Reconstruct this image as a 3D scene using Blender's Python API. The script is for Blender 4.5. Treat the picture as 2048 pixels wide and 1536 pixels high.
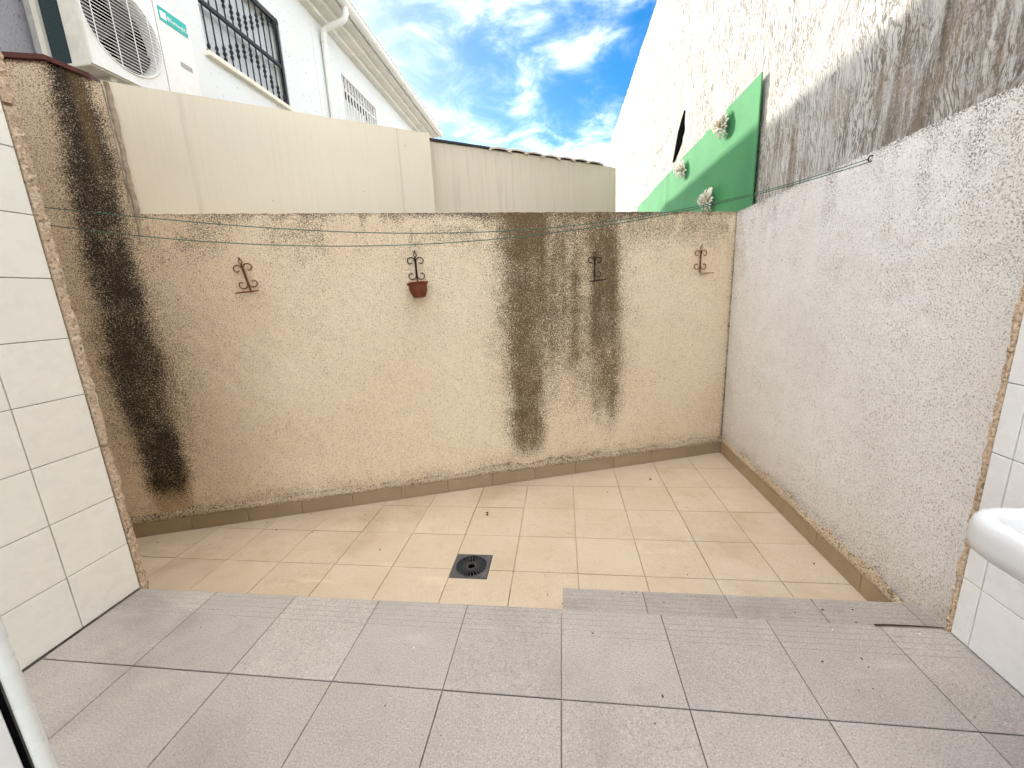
import bpy, bmesh, math, random
import numpy as np
from mathutils import Vector, Matrix
random.seed(7)
S = bpy.context.scene
for o in list(bpy.data.objects): bpy.data.objects.remove(o)
COL = S.collection
rad = math.radians

# ------------------------------------------------------------------ camera
H = 1.07
cd = bpy.data.cameras.new('camera'); cam = bpy.data.objects.new('camera', cd); COL.objects.link(cam)
cd.sensor_width = 36.0; cd.lens = 806.0/2048*36.0; cd.clip_start = 0.02; cd.clip_end = 4000
cam.matrix_world = Matrix(((0.99196939, 0.01912167, 0.12502436, 0.0),
                           (0.11770265, 0.22222339, -0.9678651, 0.0),
                           (-0.04629053, 0.97480825, 0.21818813, H),
                           (0, 0, 0, 1)))
S.camera = cam
# ------------------------------------------------------------------ sky, sun, exposure
SUN_TRAVEL = Vector((1.0, -1.15, -0.70)).normalized()
sun_el = math.asin(-SUN_TRAVEL.z); sun_az = math.atan2(-SUN_TRAVEL.x, -SUN_TRAVEL.y)   # from +Y towards +X
W = bpy.data.worlds.new('World'); S.world = W; W.use_nodes = True
wt = W.node_tree; wt.nodes.clear()
def wn(t, **k):
    n = wt.nodes.new(t)
    for a, b in k.items(): setattr(n, a, b)
    return n
sky = wn('ShaderNodeTexSky', sky_type='NISHITA', sun_disc=False)
sky.sun_elevation = sun_el; sky.sun_rotation = sun_az
sky.air_density = 1.0; sky.dust_density = 0.6; sky.ozone_density = 2.0
bg = wn('ShaderNodeBackground'); out = wn('ShaderNodeOutputWorld')
bg.inputs['Strength'].default_value = 0.15
tc = wn('ShaderNodeTexCoord'); sep = wn('ShaderNodeSeparateXYZ')
wt.links.new(tc.outputs['Generated'], sep.inputs[0])
def wm(op, a, b=None, c=None):
    n = wn('ShaderNodeMath', operation=op)
    for i, v in enumerate((a, b, c)):
        if v is None: continue
        if isinstance(v, (int, float)): n.inputs[i].default_value = v
        else: wt.links.new(v, n.inputs[i])
    return n.outputs[0]
zz = wm('MAXIMUM', wm('ADD', sep.outputs[2], 0.22), 0.12)
comb = wn('ShaderNodeCombineXYZ')
wt.links.new(wm('DIVIDE', sep.outputs[0], zz), comb.inputs[0])
wt.links.new(wm('DIVIDE', sep.outputs[1], zz), comb.inputs[1])
def wnoise(scale, detail, rough, dist, off):
    mp = wn('ShaderNodeMapping'); mp.inputs['Location'].default_value = off
    wt.links.new(comb.outputs[0], mp.inputs[0])
    n = wn('ShaderNodeTexNoise'); n.inputs['Scale'].default_value = scale; n.inputs['Detail'].default_value = detail
    n.inputs['Roughness'].default_value = rough; n.inputs['Distortion'].default_value = dist
    wt.links.new(mp.outputs[0], n.inputs['Vector']); return n.outputs[0]
c1 = wnoise(.9, 3, .5, .3, (41.263, 40.429, 0)); c2 = wnoise(5.5, 5, .62, .5, (52.558, 28.884, 1))
cl = wm('ADD', wm('MULTIPLY', c1, .69), wm('MULTIPLY', c2, .31))
mr = wn('ShaderNodeMapRange', interpolation_type='SMOOTHSTEP')
mr.inputs[1].default_value = .36; mr.inputs[2].default_value = .69
wt.links.new(cl, mr.inputs[0])
hs = wn('ShaderNodeHueSaturation'); hs.inputs['Saturation'].default_value = 1.55
hs.inputs['Value'].default_value = .40
wt.links.new(sky.outputs[0], hs.inputs['Color'])
# clouds: overbright white, the unseen cover arranged to light the shaded yard
mx = wn('ShaderNodeMix', data_type='RGBA'); mx.inputs[7].default_value = (18.7, 17.9, 16.8, 1)
wt.links.new(wm('POWER', mr.outputs[0], 2.0), mx.inputs[0]); wt.links.new(hs.outputs[0], mx.inputs[6])
wt.links.new(mx.outputs[2], bg.inputs['Color']); wt.links.new(bg.outputs[0], out.inputs['Surface'])
sd = bpy.data.lights.new('sun', 'SUN'); sd.energy = 2.0; sd.angle = rad(0.53); sd.color = (1.0, .95, .87)
sun = bpy.data.objects.new('sun', sd); COL.objects.link(sun)
sun.rotation_euler = SUN_TRAVEL.to_track_quat('-Z', 'Y').to_euler(); sun.location = (-8, 9, 9)
S.view_settings.view_transform = 'Standard'; S.view_settings.look = 'None'
S.view_settings.exposure = 1.80; S.view_settings.gamma = 1.0; S.view_settings.use_curve_mapping = False
S.render.resolution_x = 1024; S.render.resolution_y = 768
try:
    S.cycles.max_bounces = 5; S.cycles.diffuse_bounces = 4; S.cycles.glossy_bounces = 2; S.cycles.transmission_bounces = 1; S.cycles.use_adaptive_sampling = True; S.cycles.adaptive_threshold = .04; S.cycles.caustics_reflective = False
except Exception: pass

# ------------------------------------------------------------------ material kit
class NT:
    def __init__(s, name):
        s.m = bpy.data.materials.new(name); s.m.use_nodes = True; s.t = s.m.node_tree; s.t.nodes.clear()
        s.o = s.t.nodes.new('ShaderNodeOutputMaterial'); s.b = s.t.nodes.new('ShaderNodeBsdfPrincipled')
        s.t.links.new(s.b.outputs[0], s.o.inputs[0]); s._c = None
    def put(s, inp, v):
        if isinstance(v, (int, float)): inp.default_value = v
        elif isinstance(v, tuple): inp.default_value = v if len(v) != 3 or inp.type == 'VECTOR' else v+(1,)
        elif v is not None: s.t.links.new(v, inp)
    def coord(s):
        if s._c is None: s._c = s.t.nodes.new('ShaderNodeTexCoord').outputs['Object']
        return s._c
    def shifted(s):     # object coords moved by a random amount per object
        oi = s.t.nodes.new('ShaderNodeObjectInfo'); v = s.t.nodes.new('ShaderNodeVectorMath'); v.operation = 'MULTIPLY_ADD'
        cx = s.t.nodes.new('ShaderNodeCombineXYZ')
        for i in range(3): s.t.links.new(oi.outputs['Random'], cx.inputs[i])
        s.t.links.new(cx.outputs[0], v.inputs[0]); v.inputs[1].default_value = (37., 53., 91.); s.t.links.new(s.coord(), v.inputs[2])
        s.rand = oi.outputs['Random']; return v.outputs[0]
    def map(s, scale, vec=None, loc=(0, 0, 0), rot=(0, 0, 0)):
        m = s.t.nodes.new('ShaderNodeMapping'); m.inputs['Scale'].default_value = scale; m.inputs['Location'].default_value = loc
        m.inputs['Rotation'].default_value = rot
        s.t.links.new(vec or s.coord(), m.inputs[0]); return m.outputs[0]
    def noise(s, scale, detail=4, rough=.55, dist=0, vec=None):
        n = s.t.nodes.new('ShaderNodeTexNoise'); n.inputs['Scale'].default_value = scale; n.inputs['Detail'].default_value = detail
        n.inputs['Roughness'].default_value = rough; n.inputs['Distortion'].default_value = dist
        s.t.links.new(vec or s.coord(), n.inputs['Vector']); return n.outputs[0]
    def vor(s, scale, vec=None, feature='F1', out=0):
        n = s.t.nodes.new('ShaderNodeTexVoronoi'); n.feature = feature; n.inputs['Scale'].default_value = scale
        s.t.links.new(vec or s.coord(), n.inputs['Vector']); return n.outputs[out]
    def math(s, op, a, b=None, c=None):
        n = s.t.nodes.new('ShaderNodeMath'); n.operation = op
        for i, v in enumerate((a, b, c)):
            if v is not None: s.put(n.inputs[i], v)
        return n.outputs[0]
    def ss(s, v, lo, hi, to0=0., to1=1.):
        n = s.t.nodes.new('ShaderNodeMapRange'); n.interpolation_type = 'SMOOTHSTEP'
        s.put(n.inputs[0], v); n.inputs[1].default_value = lo; n.inputs[2].default_value = hi
        n.inputs[3].default_value = to0; n.inputs[4].default_value = to1; return n.outputs[0]
    def mix(s, f, a, b, blend='MIX'):
        n = s.t.nodes.new('ShaderNodeMix'); n.data_type = 'RGBA'; n.blend_type = blend
        s.put(n.inputs[0], f); s.put(n.inputs[6], a); s.put(n.inputs[7], b); return n.outputs[2]
    def attr(s, name):
        n = s.t.nodes.new('ShaderNodeAttribute'); n.attribute_name = name
        q = s.t.nodes.new('ShaderNodeSeparateColor'); s.t.links.new(n.outputs['Color'], q.inputs[0]); return q.outputs
    def bump(s, h, strength, dist, prev=None):
        n = s.t.nodes.new('ShaderNodeBump'); n.inputs['Strength'].default_value = strength; n.inputs['Distance'].default_value = dist
        s.t.links.new(h, n.inputs['Height'])
        if prev: s.t.links.new(prev, n.inputs['Normal'])
        return n.outputs[0]
    def done(s, color=None, rough=.8, normal=None, metal=0., spec=.3):
        s.put(s.b.inputs['Base Color'], color); s.put(s.b.inputs['Roughness'], rough); s.put(s.b.inputs['Metallic'], metal)
        s.b.inputs['Specular IOR Level'].default_value = spec
        if normal: s.t.links.new(normal, s.b.inputs['Normal'])
        return s.m

def stucco(name, base, base2, grain=135., bump=.9, speck=.6, dist=.006):
    t = NT(name); a = t.attr('stain')
    ng = t.noise(grain, 2, .7); lo = t.noise(1.6, 3, .6); mid = t.noise(9, 3, .6)
    col = t.mix(t.ss(lo, .35, .68), base, base2)
    col = t.mix(t.ss(ng, .42, .66, .0, .45), col, tuple(min(1, c*1.28) for c in base))
    pits = t.ss(ng, .46, .31)               # dark hollows between the grains
    col = t.mix(t.math('MULTIPLY', pits, speck), col, (base[0]*.36, base[1]*.31, base[2]*.26))
    bigp = t.ss(t.vor(21.), .085, .05)
    col = t.mix(t.math('MULTIPLY', bigp, speck), col, (.10, .085, .07))
    fine = t.math('ADD', t.math('MULTIPLY', t.math('SUBTRACT', ng, .5), -3.6), t.math('MULTIPLY', t.math('SUBTRACT', mid, .5), .7))
    # warm damp and painted bounce light, green moss, black mould: masks painted on the wall grid, broken up by the grain
    damp_bounce = t.ss(t.math('ADD', a[2], t.math('MULTIPLY', fine, .2)), .15, 1.0, 0, .62)
    col = t.mix(damp_bounce, col, (.36, .215, .085))
    mould = t.ss(t.math('ADD', a[0], t.math('MULTIPLY', fine, .85)), .10, 1.02, 0, .95)
    mcol = t.mix(t.ss(t.math('ADD', a[0], t.math('MULTIPLY', t.math('SUBTRACT', mid, .5), .5)), .60, .95), (.105, .070, .030), (.012, .008, .005))
    moss = t.ss(t.math('ADD', a[1], t.math('MULTIPLY', fine, .4)), .30, .80)
    mcol = t.mix(moss, mcol, (.108, .068, .028))
    col = t.mix(mould, col, mcol)
    return t.done(col, .93, t.bump(ng, bump, dist), spec=.15)

def tile_mat(name, base, base2, scale=220., speck=.35, rough=.55, dirt=.25, bump=.12, var=.10, dirtcol=(.16, .13, .10), wear=0.):
    t = NT(name); v = t.shifted()
    n1 = t.noise(scale, 3, .7, vec=v); n2 = t.noise(3.2, 5, .6, vec=v); n3 = t.noise(14, 5, .65, vec=v)
    col = t.mix(t.ss(n2, .35, .66), base, base2)
    col = t.mix(t.ss(n1, .47, .33, 0, speck), col, tuple(c*.45 for c in base))
    col = t.mix(t.ss(n1, .53, .67, 0, speck*.8), col, tuple(min(1, c*1.5) for c in base))
    col = t.mix(t.ss(n3, .55, .78, 0, dirt), col, dirtcol)
    if wear:                                # traffic grime, dried puddles and pale scuffs that run across the joints
        pos = t.t.nodes.new('ShaderNodeNewGeometry').outputs['Position']
        w1 = t.noise(1.5, 5, .62, .4, vec=pos); w2 = t.noise(1.0, 4, .6, .2, vec=t.map((2.0, 9.0, 1.0), vec=pos, rot=(0, 0, rad(38))))
        col = t.mix(t.ss(w1, .50, .70, 0, wear), col, tuple(c*1.15 for c in dirtcol))
        col = t.mix(t.ss(w2, .60, .76, 0, wear*.8), col, tuple(min(1, c*1.45) for c in base))
    k = t.math('ADD', 1-var/2, t.math('MULTIPLY', t.rand, var))
    g = t.t.nodes.new('ShaderNodeCombineColor')
    for i in range(3): t.t.links.new(k, g.inputs[i])
    col = t.mix(1.0, col, g.outputs[0], 'MULTIPLY')
    nrm = t.bump(n1, bump, .002)
    return t.done(col, t.ss(n3, .3, .7, rough-.08, rough+.12), nrm, spec=.35)

def plain(name, base, rough=.5, metal=0., var=.12, scale=25., spec=.4, bump=0., dirt=None, dirt_amt=.35):
    t = NT(name); n = t.noise(scale, 5, .6); lo = t.noise(scale*.16, 3, .5)
    col = t.mix(t.ss(n, .3, .7), tuple(c*(1-var) for c in base), tuple(min(1, c*(1+var)) for c in base))
    if dirt: col = t.mix(t.ss(lo, .48, .72, 0, dirt_amt), col, dirt)
    nrm = t.bump(n, bump, .003) if bump else None
    return t.done(col, t.ss(n, .3, .7, max(.05, rough-.08), min(1, rough+.08)), nrm, metal, spec)

M = {}
M['back'] = stucco('stucco_cream', (.82, .70, .525), (.79, .635, .46), speck=.38, bump=.7, grain=165.)
M['side'] = stucco('stucco_white', (.81, .80, .785), (.76, .74, .71), speck=.38, bump=.7, grain=175)
M['strip'] = stucco('stucco_pinkish', (.60, .475, .35), (.54, .395, .28), grain=110, bump=1.0, speck=.25, dist=.008)
M['renderband'] = stucco('rough_mortar', (.58, .48, .35), (.46, .37, .26), grain=95, bump=1.0, speck=.5, dist=.009)
M['greytile'] = tile_mat('speckled_grey_tile', (.37, .336, .305), (.335, .303, .273), scale=230., speck=.75, dirt=.20, var=.16, dirtcol=(.15, .135, .12), wear=.42)
M['beigetile'] = tile_mat('beige_floor_tile', (.56, .465, .35), (.52, .42, .305), scale=160, speck=.3, dirt=.26, var=.05, dirtcol=(.27, .18, .09), wear=.38)
M['skirt'] = tile_mat('ochre_skirting_tile', (.39, .30, .19), (.345, .26, .165), scale=160, speck=.2, dirt=.3)
M['whitetile'] = tile_mat('glazed_cream_tile', (.90, .89, .83), (.89, .87, .81), scale=8, speck=.03, rough=.28, dirt=.06, bump=.03, var=.03)
M['whitetile2'] = tile_mat('glazed_white_tile', (.80, .80, .80), (.77, .77, .78), scale=8, speck=.03, rough=.25, dirt=.05, bump=.03, var=.03)
def grout_mat(name, light, dark, lo=.42, hi=.60):
    t = NT(name); n = t.noise(2.3, 4, .6); n2 = t.noise(40, 3, .6)
    f = t.ss(t.math('ADD', n, t.math('MULTIPLY', t.math('SUBTRACT', n2, .5), .25)), lo, hi)
    return t.done(t.mix(f, light, dark), .95, None, spec=.1)
M['grout_grey'] = grout_mat('grout_grey', (.30, .265, .23), (.12, .10, .085), .46, .72)
M['grout_beige'] = grout_mat('grout_beige', (.58, .47, .33), (.05, .036, .022), .54, .66)
M['grout_white'] = grout_mat('grout_white', (.30, .28, .25), (.16, .15, .13))
M['cream_panel'] = None

def panel_mat(name, base, streak, ribs=0., amt=.5):
    t = NT(name); a = t.attr('stain')
    v = t.map((9, 9, .45)); st = t.noise(2.2, 5, .6, .2, vec=v); v2 = t.map((34, 34, .9)); st2 = t.noise(2.0, 4, .6, vec=v2)
    lo = t.noise(1.1, 3, .5)
    col = t.mix(t.ss(lo, .3, .7, 0, .5), base, tuple(c*.90 for c in base))
    col = t.mix(t.ss(st, .52, .74, 0, amt), col, streak)
    col = t.mix(t.ss(st2, .50, .78, 0, amt*.8), col, tuple(c*.8 for c in streak))
    col = t.mix(t.ss(t.math('ADD', a[0], t.math('MULTIPLY', t.math('SUBTRACT', st2, .5), .5)), .2, .9, 0, .75), col, (.30, .21, .14))
    fl = t.ss(t.vor(6.5), .030, .018); col = t.mix(t.math('MULTIPLY', fl, .6), col, (.12, .09, .07))
    h = t.math('ADD', t.math('MULTIPLY', st2, ribs), t.math('MULTIPLY', t.noise(60, 2), .15))
    return t.done(col, .55, t.bump(h, .35, .006), spec=.3)
M['panel1'] = panel_mat('cream_painted_sheet', (.80, .73, .585), (.64, .54, .40), .05, .16)
M['panel2'] = panel_mat('streaked_cream_render', (.72, .64, .52), (.54, .46, .36), .6, .42)

def house_wall_mat():
    t = NT('white_roughcast'); n = t.noise(70, 3, .6); sp = t.ss(t.noise(26, 2, .5), .34, .26); lo = t.noise(1.2, 4, .6)
    col = t.mix(t.ss(lo, .4, .7, 0, .5), (.74, .75, .755), (.72, .71, .67))
    col = t.mix(t.math('MULTIPLY', sp, .7), col, (.32, .32, .33))
    return t.done(col, .9, t.bump(n, .5, .006), spec=.2)
M['house'] = house_wall_mat()
def shaded_wall_mat():  # white house roughcast with its shade painted in as grey
    t = NT('shaded_roughcast'); n = t.noise(60, 3, .6); sp = t.ss(t.noise(40, 2, .5), .40, .30)
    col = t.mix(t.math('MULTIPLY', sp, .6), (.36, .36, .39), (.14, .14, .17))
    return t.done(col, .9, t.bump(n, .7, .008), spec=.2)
M['shadewall'] = shaded_wall_mat()

def building_mat():
    t = NT('trowelled_white_render'); a = t.attr('stain')
    warp = t.noise(1.1, 3, .5)
    vv = t.t.nodes.new('ShaderNodeVectorMath'); vv.operation = 'MULTIPLY_ADD'
    cx = t.t.nodes.new('ShaderNodeCombineXYZ')
    t.t.links.new(t.math('SUBTRACT', warp, .5), cx.inputs[1]); t.t.links.new(t.math('SUBTRACT', t.noise(1.7, 3, .5), .5), cx.inputs[2])
    t.t.links.new(cx.outputs[0], vv.inputs[0]); vv.inputs[1].default_value = (0, .55, .5); t.t.links.new(t.coord(), vv.inputs[2])
    v = t.map((8, 34, 6.5), vec=vv.outputs[0], rot=(rad(12), 0, 0))
    n = t.noise(1.5, 3, .6, .25, vec=v)
    ridge = t.math('ABSOLUTE', t.math('SUBTRACT', n, .5))
    lines = t.ss(ridge, .066, .018)
    brk = t.ss(t.noise(4.5, 3, .6), .30, .62, .25, 1.)
    lo = t.noise(.9, 4, .6); fine = t.noise(95, 3, .65)
    col = t.mix(t.ss(lo, .42, .70, 0, .5), (.56, .548, .52), (.53, .50, .43))
    col = t.mix(t.math('MULTIPLY', t.math('MULTIPLY', lines, brk), .85), col, (.13, .115, .09))
    vs = t.map((1, 9, .75)); st = t.noise(2.2, 6, .65, .35, vec=vs)
    vs2 = t.map((1, 3.2, 2.4)); st2 = t.noise(2.0, 6, .7, .4, vec=vs2)
    s = t.math('ADD', a[0], t.math('ADD', t.math('MULTIPLY', t.math('SUBTRACT', st, .5), 1.5), t.math('ADD', t.math('MULTIPLY', t.math('SUBTRACT', st2, .5), .8), t.math('MULTIPLY', t.math('SUBTRACT', fine, .5), .8))))
    s = t.math('MULTIPLY', s, t.ss(a[0], .02, .30))
    dc = t.mix(t.ss(st2, .4, .6), (.085, .058, .035), (.22, .17, .115))
    col = t.mix(t.ss(s, .30, .95, 0, .88), col, dc)
    col = t.mix(t.ss(t.math('ADD', a[1], t.math('MULTIPLY', t.math('SUBTRACT', st, .5), .8)), .25, .9, 0, .6), col, (.52, .47, .30))
    h = t.math('ADD', t.math('MULTIPLY', n, 1.2), t.math('MULTIPLY', fine, .22))
    return t.done(col, .92, t.bump(h, .75, .016), spec=.15)
M['building'] = building_mat()
def green_mat():
    t = NT('green_painted_board'); n = t.noise(55, 4, .65); lo = t.noise(2.2, 4, .6)
    col = t.mix(t.ss(lo, .35, .7), (.060, .27, .095), (.048, .225, .082))
    col = t.mix(t.ss(n, .5, .75, 0, .3), col, (.09, .33, .13))
    return t.done(col, .75, t.bump(n, .6, .004), spec=.25)
M['green'] = green_mat()
M['white_metal'] = plain('white_painted_metal', (.80, .79, .76), .4, spec=.4, var=.03, dirt=(.55, .50, .42), dirt_amt=.2)
M['cream_metal'] = plain('aged_cream_casing', (.70, .67, .58), .45, var=.05, dirt=(.5, .45, .36))
M['dark'] = plain('dark_inside', (.004, .004, .005), .95, var=.2, spec=.0)
M['coil'] = None
def coil_mat():
    t = NT('condenser_mesh')
    v = t.map((1, 1, 1), rot=(0, rad(45), 0)); br = t.t.nodes.new('ShaderNodeTexChecker'); br.inputs['Scale'].default_value = 150
    t.t.links.new(v, br.inputs[0])
    col = t.mix(br.outputs[1], (.012, .022, .026), (.05, .085, .09))
    return t.done(col, .5, None, .3)
M['coil'] = coil_mat()
M['black_iron'] = plain('black_iron', (.012, .012, .014), .45, .3, var=.3)
M['rust'] = plain('rusty_iron', (.19, .075, .025), .85, .1, var=.5, scale=60, dirt=(.03, .018, .012), dirt_amt=.8)
M['darkrust'] = plain('dark_old_iron', (.035, .022, .015), .85, .2, var=.4, scale=60)
M['terracotta'] = plain('terracotta', (.17, .038, .013), .6, var=.2, scale=30, dirt=(.12, .03, .015), dirt_amt=.6, bump=.2)
M['wire'] = plain('green_plastic_line', (.045, .12, .075), .5, var=.2)
M['coping'] = plain('red_brown_coping', (.11, .035, .028), .6, var=.25, dirt=(.04, .02, .02))
M['shutter'] = plain('pale_shutter_slat', (.62, .64, .66), .5, var=.03)
M['sill'] = plain('cream_stone_sill', (.78, .74, .62), .6, var=.06)
M['eave'] = plain('off_white_cornice', (.74, .72, .67), .8, var=.04, bump=.2, dirt=(.52, .49, .44))
M['rooftile'] = plain('faded_roof_tile', (.66, .57, .49), .85, var=.2, scale=18, dirt=(.62, .56, .50), dirt_amt=.7)
M['blackfelt'] = plain('black_flashing', (.03, .03, .035), .7, var=.3)
M['drain'] = plain('grey_plastic_grate', (.075, .075, .08), .55, var=.3, scale=80, dirt=(.16, .14, .12))
M['ceramic'] = plain('white_ceramic', (.66, .675, .69), .14, var=.02, spec=.5, dirt=(.72, .70, .66), dirt_amt=.25)
M['pvc'] = plain('white_corner_trim', (.74, .76, .745), .3, var=.02)
M['petal'] = plain('white_petal', (.90, .87, .79), .7, var=.06)
M['yellow'] = plain('yellow_flower_heart', (.52, .34, .04), .8, var=.3, scale=90)
M['crumb'] = plain('dry_leaf', (.045, .024, .012), .9, var=.5, scale=90)
M['chip'] = plain('white_chip', (.75, .73, .68), .8)
M['ground'] = plain('bare_ground', (.24, .21, .17), .95, var=.25, scale=3, bump=.3)
M['mortar'] = plain('sealant_mortar', (.40, .32, .24), .9, var=.25, scale=40, bump=.5)
M['teal'] = plain('teal_label', (.02, .42, .36), .4, var=.03)
M['labelwhite'] = plain('label_white', (.85, .88, .87), .4, var=.01)
M['concrete'] = plain('plain_concrete', (.36, .34, .31), .9, var=.15, scale=12, bump=.3)

# ------------------------------------------------------------------ mesh kit
def link(o): COL.objects.link(o); return o
def tag(o, label=None, cat=None, group=None, kind=None):
    if label: o['label'] = label
    if cat: o['category'] = cat
    if group: o['group'] = group
    if kind: o['kind'] = kind
    return o
def thing(name, loc, label, cat, group=None):
    o = bpy.data.objects.new(name, None); o.empty_display_size = .1; o.location = loc; link(o)
    return tag(o, label, cat, group)
def adopt(o, p):
    if p is None: return o
    o.parent = p
    if p.type == 'EMPTY': o.matrix_parent_inverse = Matrix.Translation(-Vector(p.location))
    return o
def mesh(name, verts, faces, mat, parent=None, smooth=False, stain=None):
    me = bpy.data.meshes.new(name); me.from_pydata([tuple(v) for v in verts], [], [tuple(f) for f in faces]); me.update()
    if smooth: me.polygons.foreach_set('use_smooth', [True]*len(me.polygons))
    if stain is not None:
        ca = me.color_attributes.new('stain', 'FLOAT_COLOR', 'POINT')
        ca.data.foreach_set('color', np.asarray(stain, dtype=np.float32).ravel())
    me.materials.append(mat)
    o = bpy.data.objects.new(name, me); link(o); return adopt(o, parent)
class MB:
    def __init__(s): s.v = []; s.f = []
    def add(s, v, f):
        b = len(s.v); s.v += [tuple(x) for x in v]; s.f += [tuple(i+b for i in q) for q in f]; return s
    def box(s, a, b, bev=0.):
        (x0, y0, z0), (x1, y1, z1) = a, b
        if bev <= 0:
            v = [(x0,y0,z0),(x1,y0,z0),(x1,y1,z0),(x0,y1,z0),(x0,y0,z1),(x1,y0,z1),(x1,y1,z1),(x0,y1,z1)]
            return s.add(v, [(3,2,1,0),(4,5,6,7),(0,1,5,4),(1,2,6,5),(2,3,7,6),(3,0,4,7)])
        bm = bmesh.new(); r = bmesh.ops.create_cube(bm, size=1)
        for q in r['verts']: q.co = Vector(((x0+x1)/2+q.co.x*(x1-x0), (y0+y1)/2+q.co.y*(y1-y0), (z0+z1)/2+q.co.z*(z1-z0)))
        bmesh.ops.bevel(bm, geom=bm.edges[:], offset=bev, segments=2, affect='EDGES', profile=.6)
        bm.verts.index_update(); s.add([q.co[:] for q in bm.verts], [[q.index for q in f.verts] for f in bm.faces]); bm.free(); return s
    def tube(s, pts, r, n=8, caps=True, close=False):
        P = [Vector(p) for p in pts]; L = len(P); rings = []
        rr = r if isinstance(r, (list, tuple)) else [r]*L
        up = None
        for i, p in enumerate(P):
            d = (P[(i+1) % L]-P[i-1]) if close else (P[min(i+1, L-1)]-P[max(i-1, 0)])
            d.normalize()
            if up is None: up = Vector((0, 0, 1)) if abs(d.z) < .9 else Vector((1, 0, 0))
            a = d.cross(up)
            if a.length < 1e-4: a = d.cross(Vector((1, 0, 0)))
            a.normalize(); b = a.cross(d); b.normalize(); up = b
            rings.append([p+a*math.cos(2*math.pi*k/n)*rr[i]+b*math.sin(2*math.pi*k/n)*rr[i] for k in range(n)])
        v = [q for g in rings for q in g]; f = []
        m = L if close else L-1
        for i in range(m):
            j = (i+1) % L
            for k in range(n): f.append((i*n+k, i*n+(k+1) % n, j*n+(k+1) % n, j*n+k))
        if caps and not close: f.append(tuple(range(n))); f.append(tuple(reversed(range((L-1)*n, L*n))))
        return s.add(v, f)
    def lathe(s, prof, c=(0, 0, 0), n=32, cap0=False, cap1=False):
        v = []; f = []
        for r, z in prof:
            for k in range(n):
                a = 2*math.pi*k/n; v.append((c[0]+r*math.cos(a), c[1]+r*math.sin(a), c[2]+z))
        for i in range(len(prof)-1):
            for k in range(n): f.append((i*n+k, i*n+(k+1) % n, (i+1)*n+(k+1) % n, (i+1)*n+k))
        if cap0: f.append(tuple(reversed(range(n))))
        if cap1: f.append(tuple(range((len(prof)-1)*n, len(prof)*n)))
        return s.add(v, f)
    def loft(s, loops, cap0=True, cap1=True):
        n = len(loops[0]); v = [p for l in loops for p in l]; f = []
        for i in range(len(loops)-1):
            for k in range(n): f.append((i*n+k, i*n+(k+1) % n, (i+1)*n+(k+1) % n, (i+1)*n+k))
        if cap0: f.append(tuple(reversed(range(n))))
        if cap1: f.append(tuple(range((len(loops)-1)*n, len(loops)*n)))
        return s.add(v, f)
    def prism(s, poly, z0, z1):
        n = len(poly); v = [(x, y, z0) for x, y in poly]+[(x, y, z1) for x, y in poly]
        f = [tuple(reversed(range(n))), tuple(range(n, 2*n))]+[(i, (i+1) % n, n+(i+1) % n, n+i) for i in range(n)]
        return s.add(v, f)
    def xf(s, m): s.v = [tuple(m @ Vector(p)) for p in s.v]; return s
    def build(s, name, mat, parent=None, smooth=False): return mesh(name, s.v, s.f, mat, parent, smooth)
def shade_auto(o, ang=40):
    me = o.data
    me.polygons.foreach_set('use_smooth', [True]*len(me.polygons))
    bm = bmesh.new(); bm.from_mesh(me)
    for e in bm.edges:
        if len(e.link_faces) == 2 and e.calc_face_angle(0) > rad(ang): e.smooth = False
    bm.to_mesh(me); bm.free(); return o

# value noise for painted masks
def vnoise(x, y, seed=0):
    x = np.asarray(x, float); y = np.asarray(y, float); xi = np.floor(x).astype(np.int64); yi = np.floor(y).astype(np.int64)
    fx = x-xi; fy = y-yi; fx = fx*fx*(3-2*fx); fy = fy*fy*(3-2*fy)
    def h(a, b):
        n = (a*374761393+b*668265263+seed*1442695041) & 0xffffffff
        n = ((n ^ (n >> 13))*1274126177) & 0xffffffff
        return ((n ^ (n >> 16)) & 0xffff)/65535.
    return (h(xi, yi)*(1-fx)+h(xi+1, yi)*fx)*(1-fy)+(h(xi, yi+1)*(1-fx)+h(xi+1, yi+1)*fx)*fy
def fbm(x, y, o=4, seed=0):
    a = .5; s = 0; t = 0
    for i in range(o): s = s+a*vnoise(x*2**i, y*2**i, seed+i*17); t += a; a *= .55
    return s/t
def sst(a, b, x): t = np.clip((x-a)/(b-a), 0, 1); return t*t*(3-2*t)

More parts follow.
